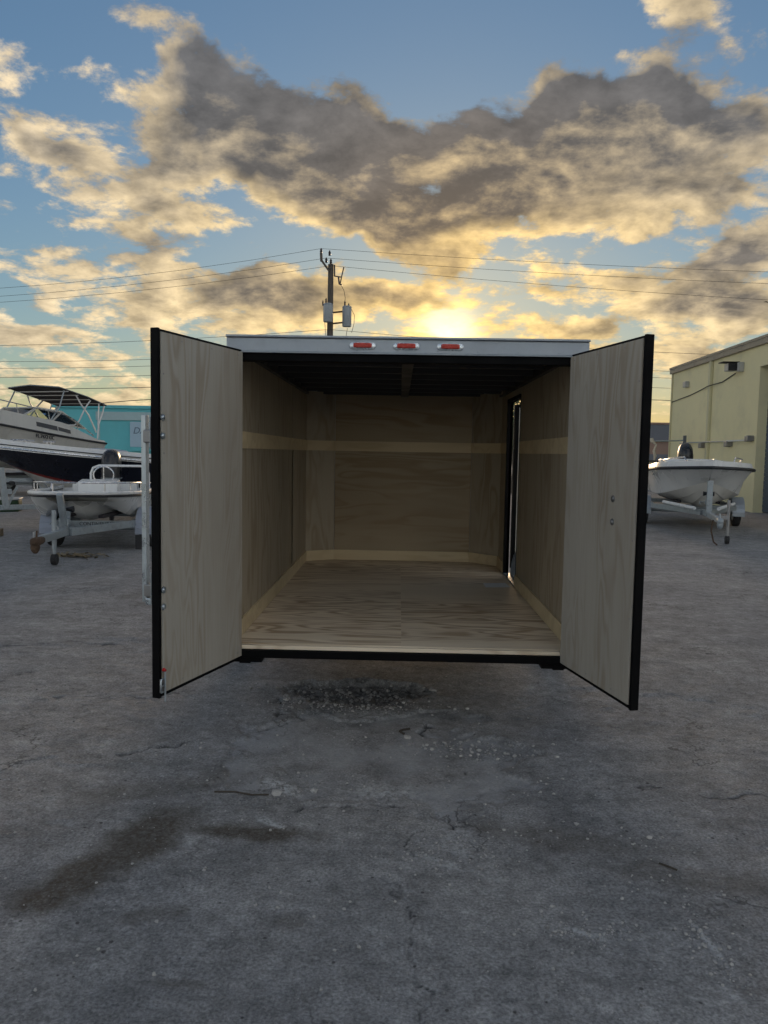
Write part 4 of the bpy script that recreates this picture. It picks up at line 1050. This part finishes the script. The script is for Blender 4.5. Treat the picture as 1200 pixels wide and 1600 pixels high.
for y0_, y1_, z0_, z1_ in ((2.35, 3.25, 1.28, 1.42), (1.75, 2.30, 1.24, 1.36)):
    vs_ = [(CS * side_pt(y_, z_, o_), y_, z_) for o_ in (.012, -.02) for y_, z_ in ((y0_, z0_), (y1_, z0_ + .05), (y1_, z1_ + .05), (y0_, z1_))]
    MB().add(vs_, [(0, 1, 2, 3), (7, 6, 5, 4), (0, 4, 5, 1), (1, 5, 6, 2), (2, 6, 7, 3), (3, 7, 4, 0)]).build('cabin_window', M['smoked'], cruiser)
# windscreen: frame bars and panes
wz0, wz1 = 1.62, 2.16
zz = lambda z_: 1.45 + (z_ - 1.45) * 0.68      # low superstructure
W_ = {'fl': (-.62, 3.75, 1.64), 'fr': (.62, 3.75, 1.64), 'tl': (-.66, 3.10, 2.14), 'tr': (.66, 3.10, 2.14), 'sl': (-1.04, 2.85, 1.60), 'sr': (1.04, 2.85, 1.60), 'ul': (-.98, 2.35, 2.10), 'ur': (.98, 2.35, 2.10), 'al': (-1.10, 1.35, 1.52), 'ar': (1.10, 1.35, 1.52)}
for k_ in list(W_): W_[k_] = (W_[k_][0], W_[k_][1] - 0.45, zz(W_[k_][2]) + 0.10 * (W_[k_][2] - 1.5))
def pane(keys, nm='windscreen_pane', mt_='glass'):
    P = [Vector(W_[k]) for k in keys]; n_ = (P[1] - P[0]).cross(P[2] - P[0]).normalized() * 0.006
    MB().rings([[tuple(p_ - n_) for p_ in P], [tuple(p_ + n_) for p_ in P]]).build(nm, M[mt_], cruiser)
pane(('fl', 'fr', 'tr', 'tl'))
for a_ in 'lr':
    pane(('f' + a_, 's' + a_, 'u' + a_, 't' + a_)); pane(('s' + a_, 'a' + a_, 'u' + a_), 'side_curtain', 'clearcurtain')
fm = MB()
for a_, b_ in (('fl', 'fr'), ('tl', 'tr'), ('fl', 'tl'), ('fr', 'tr'), ('fl', 'sl'), ('fr', 'sr'), ('tl', 'ul'), ('tr', 'ur'), ('sl', 'ul'), ('sr', 'ur'), ('sl', 'al'), ('sr', 'ar'), ('ul', 'al'), ('ur', 'ar')):
    fm.bar(W_[a_], W_[b_], 0.05, 0.045)
fm.build('windscreen_frame', M['gelold'], cruiser)
ht = MB().rings([[(-1.06 * k_, 3.75, z), (0, 3.95, z + .05), (1.06 * k_, 3.75, z), (1.12 * k_, 2.2, z + .02), (1.06 * k_, 0.85, z - .02), (0, 0.78, z + .04), (-1.06 * k_, 0.85, z - .02), (-1.12 * k_, 2.2, z + .02)] for k_, z in ((1.0, 2.80), (1.02, 2.84), (0.97, 2.875))])
hto = ht.build('hardtop', M['canvas'], cruiser)
MB().tube([(-1.07, 3.76, 2.835), (0, 3.97, 2.885), (1.07, 3.76, 2.835), (1.135, 2.2, 2.855), (1.07, .84, 2.815), (0, .77, 2.875), (-1.07, .84, 2.815), (-1.135, 2.2, 2.855), (-1.07, 3.76, 2.835)], .022, 6).build('edge_tube', M['galv'], hto, smooth=True)
for y_ in (1.3, 2.0, 2.7, 3.3): MB().tube([(-1.08, y_, 2.785), (1.08, y_, 2.785)], .022, 6).build('roof_tube', M['whitetube'], hto, smooth=True)
for s_ in (-1, 1):
    MB().tube([(s_ * 1.02, 3.45, 2.78), (s_ * 1.08, 3.75, 2.2), (s_ * 1.12, 4.3, 1.62)], .026, 8).build('hardtop_leg', M['galv'], cruiser, smooth=True)
    MB().tube([(s_ * 1.02, 2.75, 2.78), (s_ * 1.06, 2.50, 2.50), (s_ * 1.10, 2.05, 2.15), (s_ * 1.12, 1.55, 1.42)], .028, 8).build('hardtop_leg', M['whitetube'], cruiser, smooth=True)
    MB().tube([(s_ * 1.02, 1.85, 2.78), (s_ * 1.05, 2.20, 2.40), (s_ * 1.09, 2.60, 1.85), (s_ * 1.12, 2.9, 1.62), (s_ * 1.12, 3.2, 1.58)], .028, 8).build('hardtop_leg', M['whitetube'], cruiser, smooth=True)
    MB().tube([(s_ * 1.02, 0.95, 2.76), (s_ * 1.06, 1.08, 2.45), (s_ * 1.12, 1.42, 1.85), (s_ * 1.14, 1.48, 1.10)], .028, 8).build('hardtop_leg', M['whitetube'], cruiser, smooth=True)
    MB().tube([(s_ * 1.02, 1.30, 2.76), (s_ * 1.06, 1.36, 2.40), (s_ * 1.12, 1.45, 1.80)], .024, 8).build('hardtop_leg', M['whitetube'], cruiser, smooth=True)
    rl = [(s_ * max(st[1][0] - .02, .02), st[1][1], st[1][2] + .26 * min(1, max(0, (st[1][1] - .3) / 1.2)) + .02) for st in cab[2:-1]]
    MB().tube(rl, .018, 6).build('grab_rail', M['stain'], cruiser, smooth=True)
    for i_ in (5, 10, 15, 20, 25): q_ = cab[i_][1]; MB().tube([(s_ * (q_[0] - .01), q_[1], q_[2] - .02), (s_ * (q_[0] - .02), q_[1] + .08, q_[2] + .27 * min(1, max(0, (q_[1] - .3) / 1.2)) + .01)], .013, 6).build('rail_post', M['stain'], cruiser, smooth=True)
for o_ in [c_ for c_ in cruiser.children_recursive if c_.name.split('.')[0] in ('hardtop', 'edge_tube', 'roof_tube', 'hardtop_leg')]:
    for v in o_.data.vertices: v.co.z = zz(v.co.z) + (0.09 * (v.co.y - 1.2) + 0.10) * max(0, min(1, v.co.z - 1.8)); v.co.y = (v.co.y - 0.8) * 0.80 + 0.8 - 1.05
text_part('FL 7472 CC', 0.16, M['letters'], cruiser, (CS * 1.315, 2.95, 1.02), (R(90), 0, R(90) if CS > 0 else R(-90)), 'registration_lettering', depth=0.012)
ax_c = cr_st + CR_H * 2.4
cr_tr = boat_trailer('galvanised trailer carrying the cabin cruiser with the hardtop', (ax_c.x, ax_c.y, 0), CR_H, 2.2, 5.4, 2.3, 0.50, 0.33, axles=(-.42, .42))

# --- white V-hull on the right, bow to us
RB_H = Vector((-0.25, -0.97)).normalized()
rb_ax = Vector((6.80, 18.05))
rb_bow = Vector((6.10, 15.05))
rboat = empty('runabout_boat', (rb_bow.x - RB_H.x * 5.1, rb_bow.y - RB_H.y * 5.1, 0.44), heading(*RB_H), R(0.8))
tag(rboat, 'white V-hull runabout with black rub rail parked in front of the yellow building', 'boat', 'boats parked in the lot')
def rb_row(t):
    L = 5.1
    up_ = max(0, (t - .50) / .50)
    bs = 1.02 * (1 - up_ ** 3.6)
    bc = 0.88 * (1 - max(0, (t - .38) / .62) ** 2.3)
    zs = 0.78 + 0.08 * t ** 2
    zc_ = 0.26 + 0.32 * up_ ** 1.8
    ke = 0.40 * max(0, (t - .66) / .34) ** 2.4
    Y = lambda k: L * t - (1 - k) * 0.78 * up_ ** 2.0
    lerp = lambda a, b_, k: a + (b_ - a) * k
    rows = [(0, Y(.0), ke)]
    for k in (.30, .34, .62, .66, 1.0):
        rows.append((bc * k, Y(.22 * k), lerp(ke, zc_, k ** 1.1) - (0.018 if k in (.34, .66) else 0)))
    for k in (.08, .5, .8, 1.0): rows.append((lerp(bc, bs, k ** 1.5) + (.012 if k == .08 else 0), Y(.22 + .78 * k), lerp(zc_, zs, k)))
    return rows
g = hull_grid(34, rb_row)
hull_skin(g, 0, 5).build('hull_bottom', M['gelold'], rboat, smooth=True)
hull_skin(g, 5, 9).build('hull_side', M['gel'], rboat, smooth=True)
capr = [[(x * 1.0, y, z + .02), (max(x - .04, .0), y, z + .13), (max(x - .28, 0), y, z + .15)] for x, y, z in (st[-1] for st in g)]
hull_skin(capr, 0, 2).build('deck_cap', M['gel'], rboat, smooth=True)
deck_mb(g, -1, -0.14, 0.20, 0.03).build('deck', M['gel'], rboat)
MB().tube([(x * 1.015, y + .01, z) for x, y, z in sheer_line(g)] , 0.032, 8).build('rub_rail', M['rub'], rboat, smooth=True)
MB().cbox((0.25, 1.7, 0.98), (1.0, .8, .16)).build('engine_hatch', M['gel'], rboat, bevel=0.03)
MB().cbox((0.1, 3.6, 0.985), (.5, .4, .05)).build('deck_hatch', M['gelgrey'], rboat, bevel=0.015)
for s_ in (-1, 1):
    rp = [(s_ * .80, 3.0, .93), (s_ * .78, 3.2, 1.01), (s_ * .70, 3.9, 1.04), (s_ * .48, 4.5, 1.07), (s_ * .44, 4.56, .97)]
    MB().tube(rp, .014, 8).build('bow_rail', M['stain'], rboat, smooth=True)
    MB().tube([(s_ * .75, 3.5, .93), (s_ * .75, 3.5, 1.02)], .010, 6).build('rail_post', M['stain'], rboat, smooth=True)
cs = MB().prism([(2.1, .92), (2.8, .92), (2.6, 1.05), (2.2, 1.05)], -.4, .7, 0).build('windscreen_base', M['gel'], rboat, bevel=0.02)
MB().cbox((0.985, 3.35, .70), (.06, .16, .055)).build('registration_decal', M['gelgrey'], rboat)
outboard(rboat, (0.0, -0.25, 0.86), 1.05, R(-30))
r_tr = boat_trailer('pale painted trailer under the white runabout by the yellow building', (rb_ax.x, rb_ax.y, 0), RB_H, 2.0, 4.75, 1.9, 0.46, 0.31, post=(3.25, .44, 1.12, .02), jack=(-.22, 4.1, .80, 'zincdull'), beam_mat='galv', post_w=0.10)
fender(r_tr, -1.0, 0, .31, .26, M['alu']); fender(r_tr, 1.0, 0, .31, .26, M['alu'])
for s_ in (-1, 1): MB().tube([(s_ * .22, 2.9, .56), (s_ * .70, 1.6, .60)], .035, 8).build('guide_roller', M['whitetube'], r_tr, smooth=True)
ch = MB(); ch.tube([(.06, 4.3, .44), (.09, 4.36, .25), (.05, 4.42, .06), (.0, 4.5, .015)], .014, 6); ch.build('safety_chain', M['rust'], r_tr, smooth=True)
# another white boat showing behind it
wb = empty('white_boat', (8.35, 27.6, 0.60), heading(-0.6, -0.8), 0)
tag(wb, 'partly hidden white boat behind the runabout, just right of the open door', 'boat', 'boats parked in the lot')
g = hull_grid(22, lambda t: [(x * 1.0, y * 1.1, z * 1.05) for x, y, z in rb_row(t)])
hull_skin(g, 0, 9).build('hull', M['gel'], wb, smooth=True)
deck_mb(g, -1, 0.0, 0.02, 0.04).build('deck', M['gel'], wb)
MB().tube([(x * 1.015, y + .01, z) for x, y, z in sheer_line(g)], 0.03, 6).build('rub_rail', M['rub'], wb, smooth=True)
MB().prism([(2.2, .70), (3.2, .70), (2.8, 1.12), (2.35, 1.12)], -.55, .55, 0).build('console', M['gel'], wb, bevel=0.03)
MB().cbox((0, 2.9, -0.36), (.8, 3.6, .45)).build('cradle', M['wood'], wb)

# ------------------------------------------------------------------ buildings
# yellow masonry unit on the right; its long wall runs away from us
yb = empty('yellow_building', (12.5, 24.4, 0))
tag(yb, 'pale yellow flat-roofed masonry building with rolling door at the right edge', 'building')
A0, A1 = Vector((10.10, 15.5)), Vector((10.67, 30.7))
wu = (A1 - A0).normalized(); wn_ = Vector((-wu.y, wu.x))      # wn_ points to -x, out of the wall
def yp(a, off, z):
    p = A0 + wu * a + wn_ * off; return (p.x - 12.5, p.y - 24.4, z)
def ybox(mb, a0, a1, o0, o1, z0, z1):
    vs_ = [yp(a, o, z) for z in (z0, z1) for a, o in ((a0, o0), (a1, o0), (a1, o1), (a0, o1))]
    return mb.add(vs_, [(0, 3, 2, 1), (4, 5, 6, 7), (0, 1, 5, 4), (1, 2, 6, 5), (2, 3, 7, 6), (3, 0, 4, 7)])
LA = (A1 - A0).length
DA0, DA1, DZ = 2.2, 7.15, 4.22                                 # rolling door opening along the wall
w_ = MB()
ybox(w_, DA1, LA, -0.30, 0.0, -0.1, 4.86); ybox(w_, 0, DA0, -0.30, 0.0, -0.1, 4.86); ybox(w_, DA0, DA1, -0.30, 0.0, DZ, 4.86)
w_.build('wall', M['yellow'], yb)
w_ = MB(); ybox(w_, LA - 0.30, LA, -8.0, -0.302, -0.1, 4.85); w_.build('end_wall', M['yellow'], yb)
w_ = MB(); ybox(w_, -0.2, LA + .15, -8.2, 0.10, 4.985, 5.06); w_.build('roof', M['fascia'], yb)
w_ = MB(); ybox(w_, -0.2, LA + .13, 0.003, 0.085, 4.82, 4.983); w_.build('fascia', M['fascia'], yb, bevel=0.01)
for k, z in enumerate(np.arange(0.02, DZ, 0.115)):
    s_ = MB(); ybox(s_, DA0 + .01, DA1 - .01, -0.285, -0.262 + 0.004 * (k % 2), z, z + 0.109); s_.build('door_slat', M['rolldoor'], yb, bevel=0.008)
w_ = MB(); ybox(w_, DA0, DA1, -0.36, -0.302, 0, DZ + .1); w_.build('door_backing', M['darkin'], yb)
ap = 26.45 - 15.5
w_ = MB(); ybox(w_, ap - .10, ap + .06, 0.003, 0.11, 0.0, 4.815); w_.build('downspout', M['yellow2'], yb, bevel=0.02)
w_ = MB(); ybox(w_, LA - .10, LA - .03, 0.003, 0.06, 0.0, 4.81); w_.build('corner_pipe', M['yellow2'], yb, bevel=0.02)
w_ = MB(); w_.tube([yp(LA - .1, .02, 3.72), yp(LA - 2.2, .02, 3.83), yp(ap + 1.0, .02, 3.93), yp(ap + .0, .13, 3.98), yp(ap - 1.0, .02, 4.03), yp(8.9, .03, 4.20)], .016, 6); w_.build('cable', M['wire'], yb, smooth=True)
# floodlight: hood, body, bracket
fl = MB(); ybox(fl, 8.55, 8.85, 0.10, 0.40, 4.24, 4.48); flo = fl.build('floodlight', M['gelgrey'], yb, bevel=0.03)
fl = MB(); ybox(fl, 8.50, 8.90, 0.06, 0.56, 4.495, 4.52); fl.build('hood', M['canvas'], flo)
fl = MB(); ybox(fl, 8.52, 8.547, 0.10, 0.38, 4.25, 4.47); fl.build('lamp_face', M['darkin'], flo)
fl = MB(); ybox(fl, 8.30, 8.44, 0.003, 0.16, 4.20, 4.48); fl.build('junction_box', M['gelgrey'], flo, bevel=0.01)
fl = MB(); ybox(fl, 13.2, 13.5, 0.003, 0.16, 4.14, 4.36); fl.build('camera_box', M['gelgrey'], yb, bevel=0.03)
# bar lock rail along the wall
rl = MB(); ybox(rl, 7.4, 13.6, 0.10, 0.15, 2.08, 2.12); rlo = rl.build('pipe_rail', M['galv'], yb, bevel=0.012)
rl = MB(); ybox(rl, 7.5, 9.0, 0.153, 0.163, 2.085, 2.125); rl.build('bright_sleeve', M['gel'], rlo)
for a_, z_ in ((7.42, 2.14), (9.0, 2.0), (11.3, 1.98)):
    rl = MB(); ybox(rl, a_ - .12, a_ - .02, 0.003, 0.20, z_ - .06, z_ + .10); ybox(rl, a_ + .02, a_ + .12, 0.003, 0.20, z_ - .08, z_ + .08); rl.build('rail_bracket', M['zincdull'], rlo, bevel=0.01)

# teal unit behind the boats
tb = empty('teal_building', (-20, 52, 0))
tag(tb, 'long teal warehouse with pale band behind the cabin cruiser', 'building')
MB().box((-3.4, 0, -.1), (22, 10, 4.20)).build('wall', M['teal'], tb)
MB().box((-3.6, -.14, 4.203), (22.2, 10.2, 4.42)).build('parapet', M['teal'], tb, bevel=0.03)
MB().box((-0.6, -.10, 3.42), (22, -.004, 3.98)).build('pale_band', M['tealpale'], tb)
for x_ in np.arange(-0.4, 21.5, 3.0): MB().box((x_, -.03, 0.0), (x_ + .05, -.003, 3.40)).build('wall_joint', M['tealpale'], tb)
sg = empty('sign_board', (1.95, -.12, 2.55), 0, 0, tb)
MB().box((-.2, -.05, -.92), (3.6, 0.0, .78)).build('panel', M['sign'], sg, bevel=0.02)
MB().box((-.16, -.10, -1.18), (3.56, -.05, -.93)).build('base_strip', M['teal'], sg)
text_part('DAV', 0.62, M['signtext'], sg, (0.62, -.056, 0.17), (PI / 2, 0, 0), 'lettering', shear=0.25, depth=0.003)
# grey and brown unit beyond the yard gap
gb = empty('grey_building', (17.5, 50, 0))
tag(gb, 'far grey and brown building in the gap left of the yellow wall', 'building')
MB().box((-6, 0, -.1), (5.5, 8, 2.55)).build('lower_wall', M['brownwall'], gb)
MB().box((-6.05, -.1, 2.553), (5.55, 8.1, 3.65)).build('upper_band', M['greywall'], gb)
MB().box((-6.1, -.16, 3.653), (5.6, 8.15, 3.78)).build('coping', M['brownwall'], gb)
MB().box((0.2, -.13, 2.95), (0.9, -.105, 3.2)).build('wall_vent', M['darkin'], gb)
for x_ in (-4.8, -2.2, .4, 3.0): MB().box((x_, -.03, .1), (x_ + 2.0, -.005, 1.75)).build('shutter', M['greywall'], gb)
# steel yard gate post and top pipe with a rope hanging on it
gp = empty('yard_gate', (9.75, 28.3, 0))
tag(gp, 'grey steel gate post and top pipe beside the yellow wall', 'gate')
MB().cbox((0.62, 0, 1.16), (.10, .10, 2.4)).build('post', M['greywall'], gp, bevel=0.01)
MB().tube([(-3.4, 0, 2.0), (.58, 0, 2.18)], .025, 8).build('top_pipe', M['galv'], gp, smooth=True)
MB().tube([(-3.4, 0, 1.1), (.58, 0, 1.15)], .02, 8).build('mid_pipe', M['galv'], gp, smooth=True)
MB().tube([(-3.4, 0, 0), (-3.4, 0, 2.05)], .035, 8).build('end_post', M['galv'], gp, smooth=True)
rp = MB().tube([(9.15, 28.25, 2.24), (9.17, 28.23, 2.14), (9.32, 28.22, 2.0), (9.25, 28.22, 1.78), (9.30, 28.22, 1.6), (9.27, 28.22, 1.42)], [.07, .075, .035, .05, .055, .02], 8).build('rope', M['rope'], smooth=True)
tag(rp, 'knotted off-white rope hanging from the gate pipe', 'rope')

# ------------------------------------------------------------------ utility pole, its gear and the lines
PX, PY = -3.32, 36.0
pole = empty('utility_pole', (PX, PY, 0))
tag(pole, 'weathered wooden utility pole with two grey transformers behind the trailer', 'utility pole')
MB().tube([(0, 0, -.5), (0, 0, 5), (0.0, 0, 10.13)], [.17, .155, .125], 12).build('pole_shaft', M['pole'], pole, smooth=True)
arm = MB(); arm.bar((-.05, -.12, 9.78), (-.42, -.12, 10.28), .09, .11, (0, 1, 0)); arm.bar((-.42, -.12, 10.23), (-.44, -.12, 10.58), .11, .13, (0, 1, 0)); arm.build('bracket_arm', M['pole'], pole)
def insul(p, r_=.07, h=.24, par=None, name='insulator'):
    MB().rings([superellipse(p[0], p[1], p[2] + z * h, r_ * k, r_ * k, 12, 1.0) for z, k in ((0, .4), (.1, .9), (.2, .5), (.35, 1), (.5, .5), (.65, .95), (.8, .5), (1, .35))]).build(name, M['porcelain'], par or pole, smooth=True)
insul((-.44, -.12, 10.58)); insul((-.20, -.12, 10.16)); insul((-.05, -.12, 10.48)); insul((.0, 0, 10.14))
for nm, x0, x1, z0, z1 in (('transformer', -.28, .16, 7.45, 8.25), ('transformer', .56, .98, 7.32, 8.22)):
    rx, cx_ = (x1 - x0) / 2, (x0 + x1) / 2; yy = -.42 if x0 < 0 else 0.0
    tf = MB().rings([superellipse(cx_, yy, z, rx * k, rx * k * .95, 20, .85) for z, k in ((z0, .92), (z0 + .03, 1), (z1 - .04, 1), (z1 - .03, 1.05), (z1, 1.03), (z1 + .04, .7))]).build(nm, M['xfmr'], pole, smooth=True)
    insul((cx_ - .10, yy, z1 + .04), .05, .24, tf, 'bushing'); insul((x0 - .02 if x0 < 0 else cx_ + .08, yy - .05, z1 - .08), .045, .24, tf, 'bushing')
for z_ in (7.45, 7.95): MB().bar((.10, 0, z_), (.62, 0, z_ + .06), .05, .07).build('mount', M['rust'], pole)
co_ = MB(); co_.bar((.16, -.02, 9.60), (.52, -.02, 9.55), .05, .05); co_.tube([(.36, -.02, 9.55), (.40, -.02, 9.25), (.52, -.02, 9.20)], .04, 8); co_.tube([(.60, -.02, 10.00), (.52, -.02, 9.65), (.44, -.02, 9.25)], .028, 8); co_.tube([(.18, -.02, 9.60), (.17, -.02, 10.10)], .035, 8)
co_.build('fused_cutout', M['porcelain'], pole, smooth=True)
jm = MB()
for pts in ([(.50, -.02, 9.17), (.62, -.02, 8.95), (.68, 0, 8.65), (.67, 0, 8.35)], [(.95, 0, 8.15), (1.12, 0, 7.85), (1.10, 0, 7.45), (1.0, 0, 7.05)], [(-.22, -.4, 7.55), (-.15, -.3, 6.65)], [(.8, 0, 7.25), (.7, 0, 6.55)]):
    jm.tube(pts, .012, 5)
jm.build('jumper_wire', M['wire'], pole, smooth=True)
def span(name, label, p0, mid, p1, sag0, sag1, r_=.008, cat='power line', grp='overhead lines on the pole'):
    """left span, pole, right span with catenary sag"""
    pts = []
    for a, b_, sg_ in ((Vector(p0), Vector(mid), sag0), (Vector(mid), Vector(p1), sag1)):
        for k in range(15):
            t_ = k / 14; p = a.lerp(b_, t_); p.z -= sg_ * 4 * t_ * (1 - t_); pts.append(p)
    o = MB().tube(pts[:15] + pts[16:], r_, 5).build(name, M['wire'], smooth=True)
    tag(o, label, cat, grp)
    return o
span('power_line', 'topmost overhead wire running over the pole top', (-50, 40, 10.4), (PX - .44, PY - .12, 10.80), (46, 38, 10.7), 1.75, .55)
span('power_line', 'second overhead wire from the top at the pole', (-50, 40, 9.6), (PX - .20, PY - .12, 10.38), (46, 38, 10.0), 1.55, .55)
span('power_line', 'third overhead wire from the top, just below the pole head', (-50, 40, 9.2), (PX + .02, PY - .16, 10.03), (46, 38, 8.8), 1.45, .6)
LOW = [(7.15, 6.35, 6.55, 'upper of the thick low cables above the left door top'), (6.15, 6.05, 6.0, 'second low cable left of the open left door'), (5.85, 5.70, 5.65, 'third low cable left of the open left door'), (5.4, 5.30, 5.15, 'fourth low cable above the cruiser hardtop'), (4.85, 4.75, 4.55, 'lowest thick cable just above the cruiser hardtop')]
for zm, zl, zr, lb in LOW:
    span('utility_cable', lb, (-50, 39, zl + .9), (PX, PY - .19, zm), (46, 38, zr + .9), .95, .95, .009 if zm > 5 else .014, 'cable', 'low cables on the pole')
sdp = MB().tube([(-9.35 + (3.5 * k / 10), 24.0 + 1.2 * k / 10, 2.93 + 0.55 * (k / 10) - .30 * (k / 10) ** 2) for k in range(11)], .012, 5).build('stay_line', M['wire'], smooth=True)
tag(sdp, 'thin dark line running right from the cruiser hardtop corner', 'line')
# birds
for (bx_, by_, bz_), lb in (((32.5, 70, 15.4), 'left bird of the tiny pair gliding at the far right'), ((34.2, 70, 15.5), 'right bird of the tiny pair gliding at the far right'), ((33.4, 70, 14.0), 'lowest of the three tiny birds at the far right')):
    bd = MB().rings([superellipse(bx_, bz_, by_ + dy, r_, r_, 8, 1) for dy, r_ in ((-.22, .02), (-.1, .06), (.05, .06), (.2, .02))])
    bd.v = [(a, c_, b_) for a, b_, c_ in bd.v]
    for s_ in (-1, 1): bd.add([(bx_, by_ - .08, bz_ + .02), (bx_, by_ + .10, bz_ + .02), (bx_ + s_ * .28, by_ + .06, bz_ + .12), (bx_ + s_ * .52, by_ + .0, bz_ + .05), (bx_ + s_ * .27, by_ - .07, bz_ + .11)], [(0, 1, 2, 3, 4)])
    tag(bd.build('bird', M['wire']), lb, 'bird', 'birds in the sky')

# ------------------------------------------------------------------ a tree beyond the trailer, seen through the side door
tree = empty('street_tree', (4.6, 31.0, 0))
tag(tree, 'small leafy tree glimpsed through the gap of the side door', 'tree')
MB().tube([(0, 0, -.2), (.05, 0, 1.0), (-.05, .1, 2.0), (0, 0, 3.2)], [.14, .11, .09, .04], 9).build('trunk', M['bark'], tree, smooth=True)
lf = MB()
for k in range(2200):
    a_, zz = random.uniform(0, 2 * PI), random.gauss(2.9, .62); rr = random.random() ** .5 * 1.25 * max(.2, 1 - abs(zz - 2.8) / 1.9)
    c_ = Vector((rr * math.cos(a_), rr * math.sin(a_), zz)); e1 = Vector((random.gauss(0, 1), random.gauss(0, 1), random.gauss(0, .6))).normalized() * random.uniform(.05, .10); e2 = e1.orthogonal().normalized() * e1.length * .5
    lf.add([c_ - e1, c_ + e2, c_ + e1, c_ - e2], [(0, 1, 2, 3)])
lf.build('crown', M['leaf'], tree, fix=False)

# ------------------------------------------------------------------ small things on the ground
def rock(x, y, s_, seed, flat=.6):
    rr = random.Random(seed)
    bm = bmesh.new(); bmesh.ops.create_icosphere(bm, subdivisions=1, radius=s_)
    for v in bm.verts: v.co *= rr.uniform(.7, 1.15)
    vs_ = [(x + v.co.x * rr.uniform(.95, 1.05), y + v.co.y, ground_z(x, y) + v.co.z * flat + s_ * flat * .45) for v in bm.verts]
    fs_ = [tuple(v.index for v in f.verts) for f in bm.faces]; bm.free()
    return vs_, fs_
for i, (x_, y_, s_, lb) in enumerate(((0.844, 3.886, .014, 'small pale stone alone on the ground below the right door'), (-0.369, 3.447, .020, 'pale stone chip lying just right of the white scrape'), (0.071, 4.143, .024, 'rounded pale stone in front of the pothole'),
                                   (1.05, 3.05, .014, 'tiny white pebble right of centre in the foreground'), (0.78, 3.16, .013, 'lone white pebble left of the short dark twig'), (-0.53, 3.38, .026, 'stone at the right end of the long twig'))):
    mb = MB(); mb.add(*rock(x_, y_, s_, i)); tag(mb.build('stone', M['stone']), lb, 'stone', 'loose stones on the lot')
for pts, r_, lb in (([(-.812, 3.367), (-.72, 3.372), (-.64, 3.36), (-.562, 3.355)], .004, 'long thin dark twig lying above the oil stain'), ([(1.023, 2.846), (1.05, 2.82), (1.076, 2.803)], .004, 'short dark twig at the right of the foreground'),
                    ([(.055, 4.19), (.03, 4.225), (.05, 4.26), (.09, 4.27)], .006, 'curled black scrap beside the rounded pale stone'), ([(1.45, 2.86), (1.47, 2.80), (1.5, 2.77)], .003, 'thin twig near the right edge of the foreground')):
    mb = MB().tube([(x_, y_, ground_z(x_, y_) + r_ * 1.2 + .002 * (k % 2)) for k, (x_, y_) in enumerate(pts)], r_, 6)
    tag(mb.build('twig', M['twig'], smooth=True), lb, 'twig', 'twigs and scraps on the lot')
gv = MB(); rr = random.Random(5)
def scatter(n, cx_, cy_, sx, sy, s0, s1):
    for k in range(n):
        x_, y_ = rr.gauss(cx_, sx), rr.gauss(cy_, sy)
        if 1.9 < y_ < 7: gv.add(*rock(x_, y_, s0 + (s1 - s0) * rr.random() ** 3, rr.randrange(9999), .7))
scatter(340, -0.28, 4.90, .26, .11, .003, .022); scatter(160, -.28, 4.62, .25, .07, .005, .016); scatter(90, .42, 4.02, .16, .06, .003, .013); scatter(110, .22, 2.95, .12, .10, .003, .007)
scatter(90, -.5, 3.45, .12, .12, .004, .010); scatter(900, 0.0, 3.2, 1.4, .8, .0015, .006); scatter(90, .62, 2.42, .10, .03, .002, .006); scatter(80, 1.02, 2.4, .03, .14, .002, .006); scatter(160, -1.6, 4.2, .5, .5, .003, .009)
tag(gv.build('gravel', M['gravel'], fix=False), 'loose gravel and limestone chips scattered round the pothole', 'gravel', kind='stuff')
gv = MB(); rr = random.Random(15)
scatter(900, 0.2, 3.1, 1.3, .75, .0022, .0085); scatter(160, .25, 2.95, .14, .12, .002, .007); scatter(120, .62, 2.42, .11, .035, .002, .007); scatter(120, 1.02, 2.4, .035, .16, .002, .008); scatter(120, -.2, 4.62, .30, .06, .004, .016); scatter(120, .45, 4.0, .18, .07, .003, .014)
tag(gv.build('pale_grit', M['stone'], fix=False), 'pale limestone grit sprinkled over the foreground of the lot', 'grit', kind='stuff')
lv = MB(); rr = random.Random(9)
for k in range(160):
    x_, y_ = rr.gauss(-4.55, .17), rr.gauss(10.75, .10); a_ = rr.uniform(0, 6.28); s_ = rr.uniform(.02, .05)
    e1 = Vector((math.cos(a_), math.sin(a_), rr.uniform(-.3, .5))) * s_; e2 = Vector((-math.sin(a_), math.cos(a_), rr.uniform(-.3, .5))) * s_ * .6; c_ = Vector((x_, y_, ground_z(x_, y_) + rr.uniform(.006, .035)))
    lv.add([c_ - e1, c_ + e2, c_ + e1, c_ - e2], [(0, 1, 2, 3)])
tag(lv.build('leaf_litter', M['dryleaf'], fix=False), 'patch of dry leaves on the ground below the skiff', 'leaves', kind='stuff')
bk = MB().cbox((-7.08, 13.0, .07), (.55, .12, .13)).build('timber_block', M['wood'], bevel=0.01)
tag(bk, 'short old timber block on the ground at the left edge', 'timber')
gt = empty('storage_bin', (-9.35, 18.0, 0), .3)
tag(gt, 'dark green bin with pale lid half hidden under the navy boat', 'bin')
MB().box((-.35, -.25, 0), (.35, .25, .28)).build('body', M['tarp'], gt, bevel=0.03)
MB().box((-.37, -.27, .283), (.37, .27, .33)).build('lid', M['gelgrey'], gt, bevel=0.02)
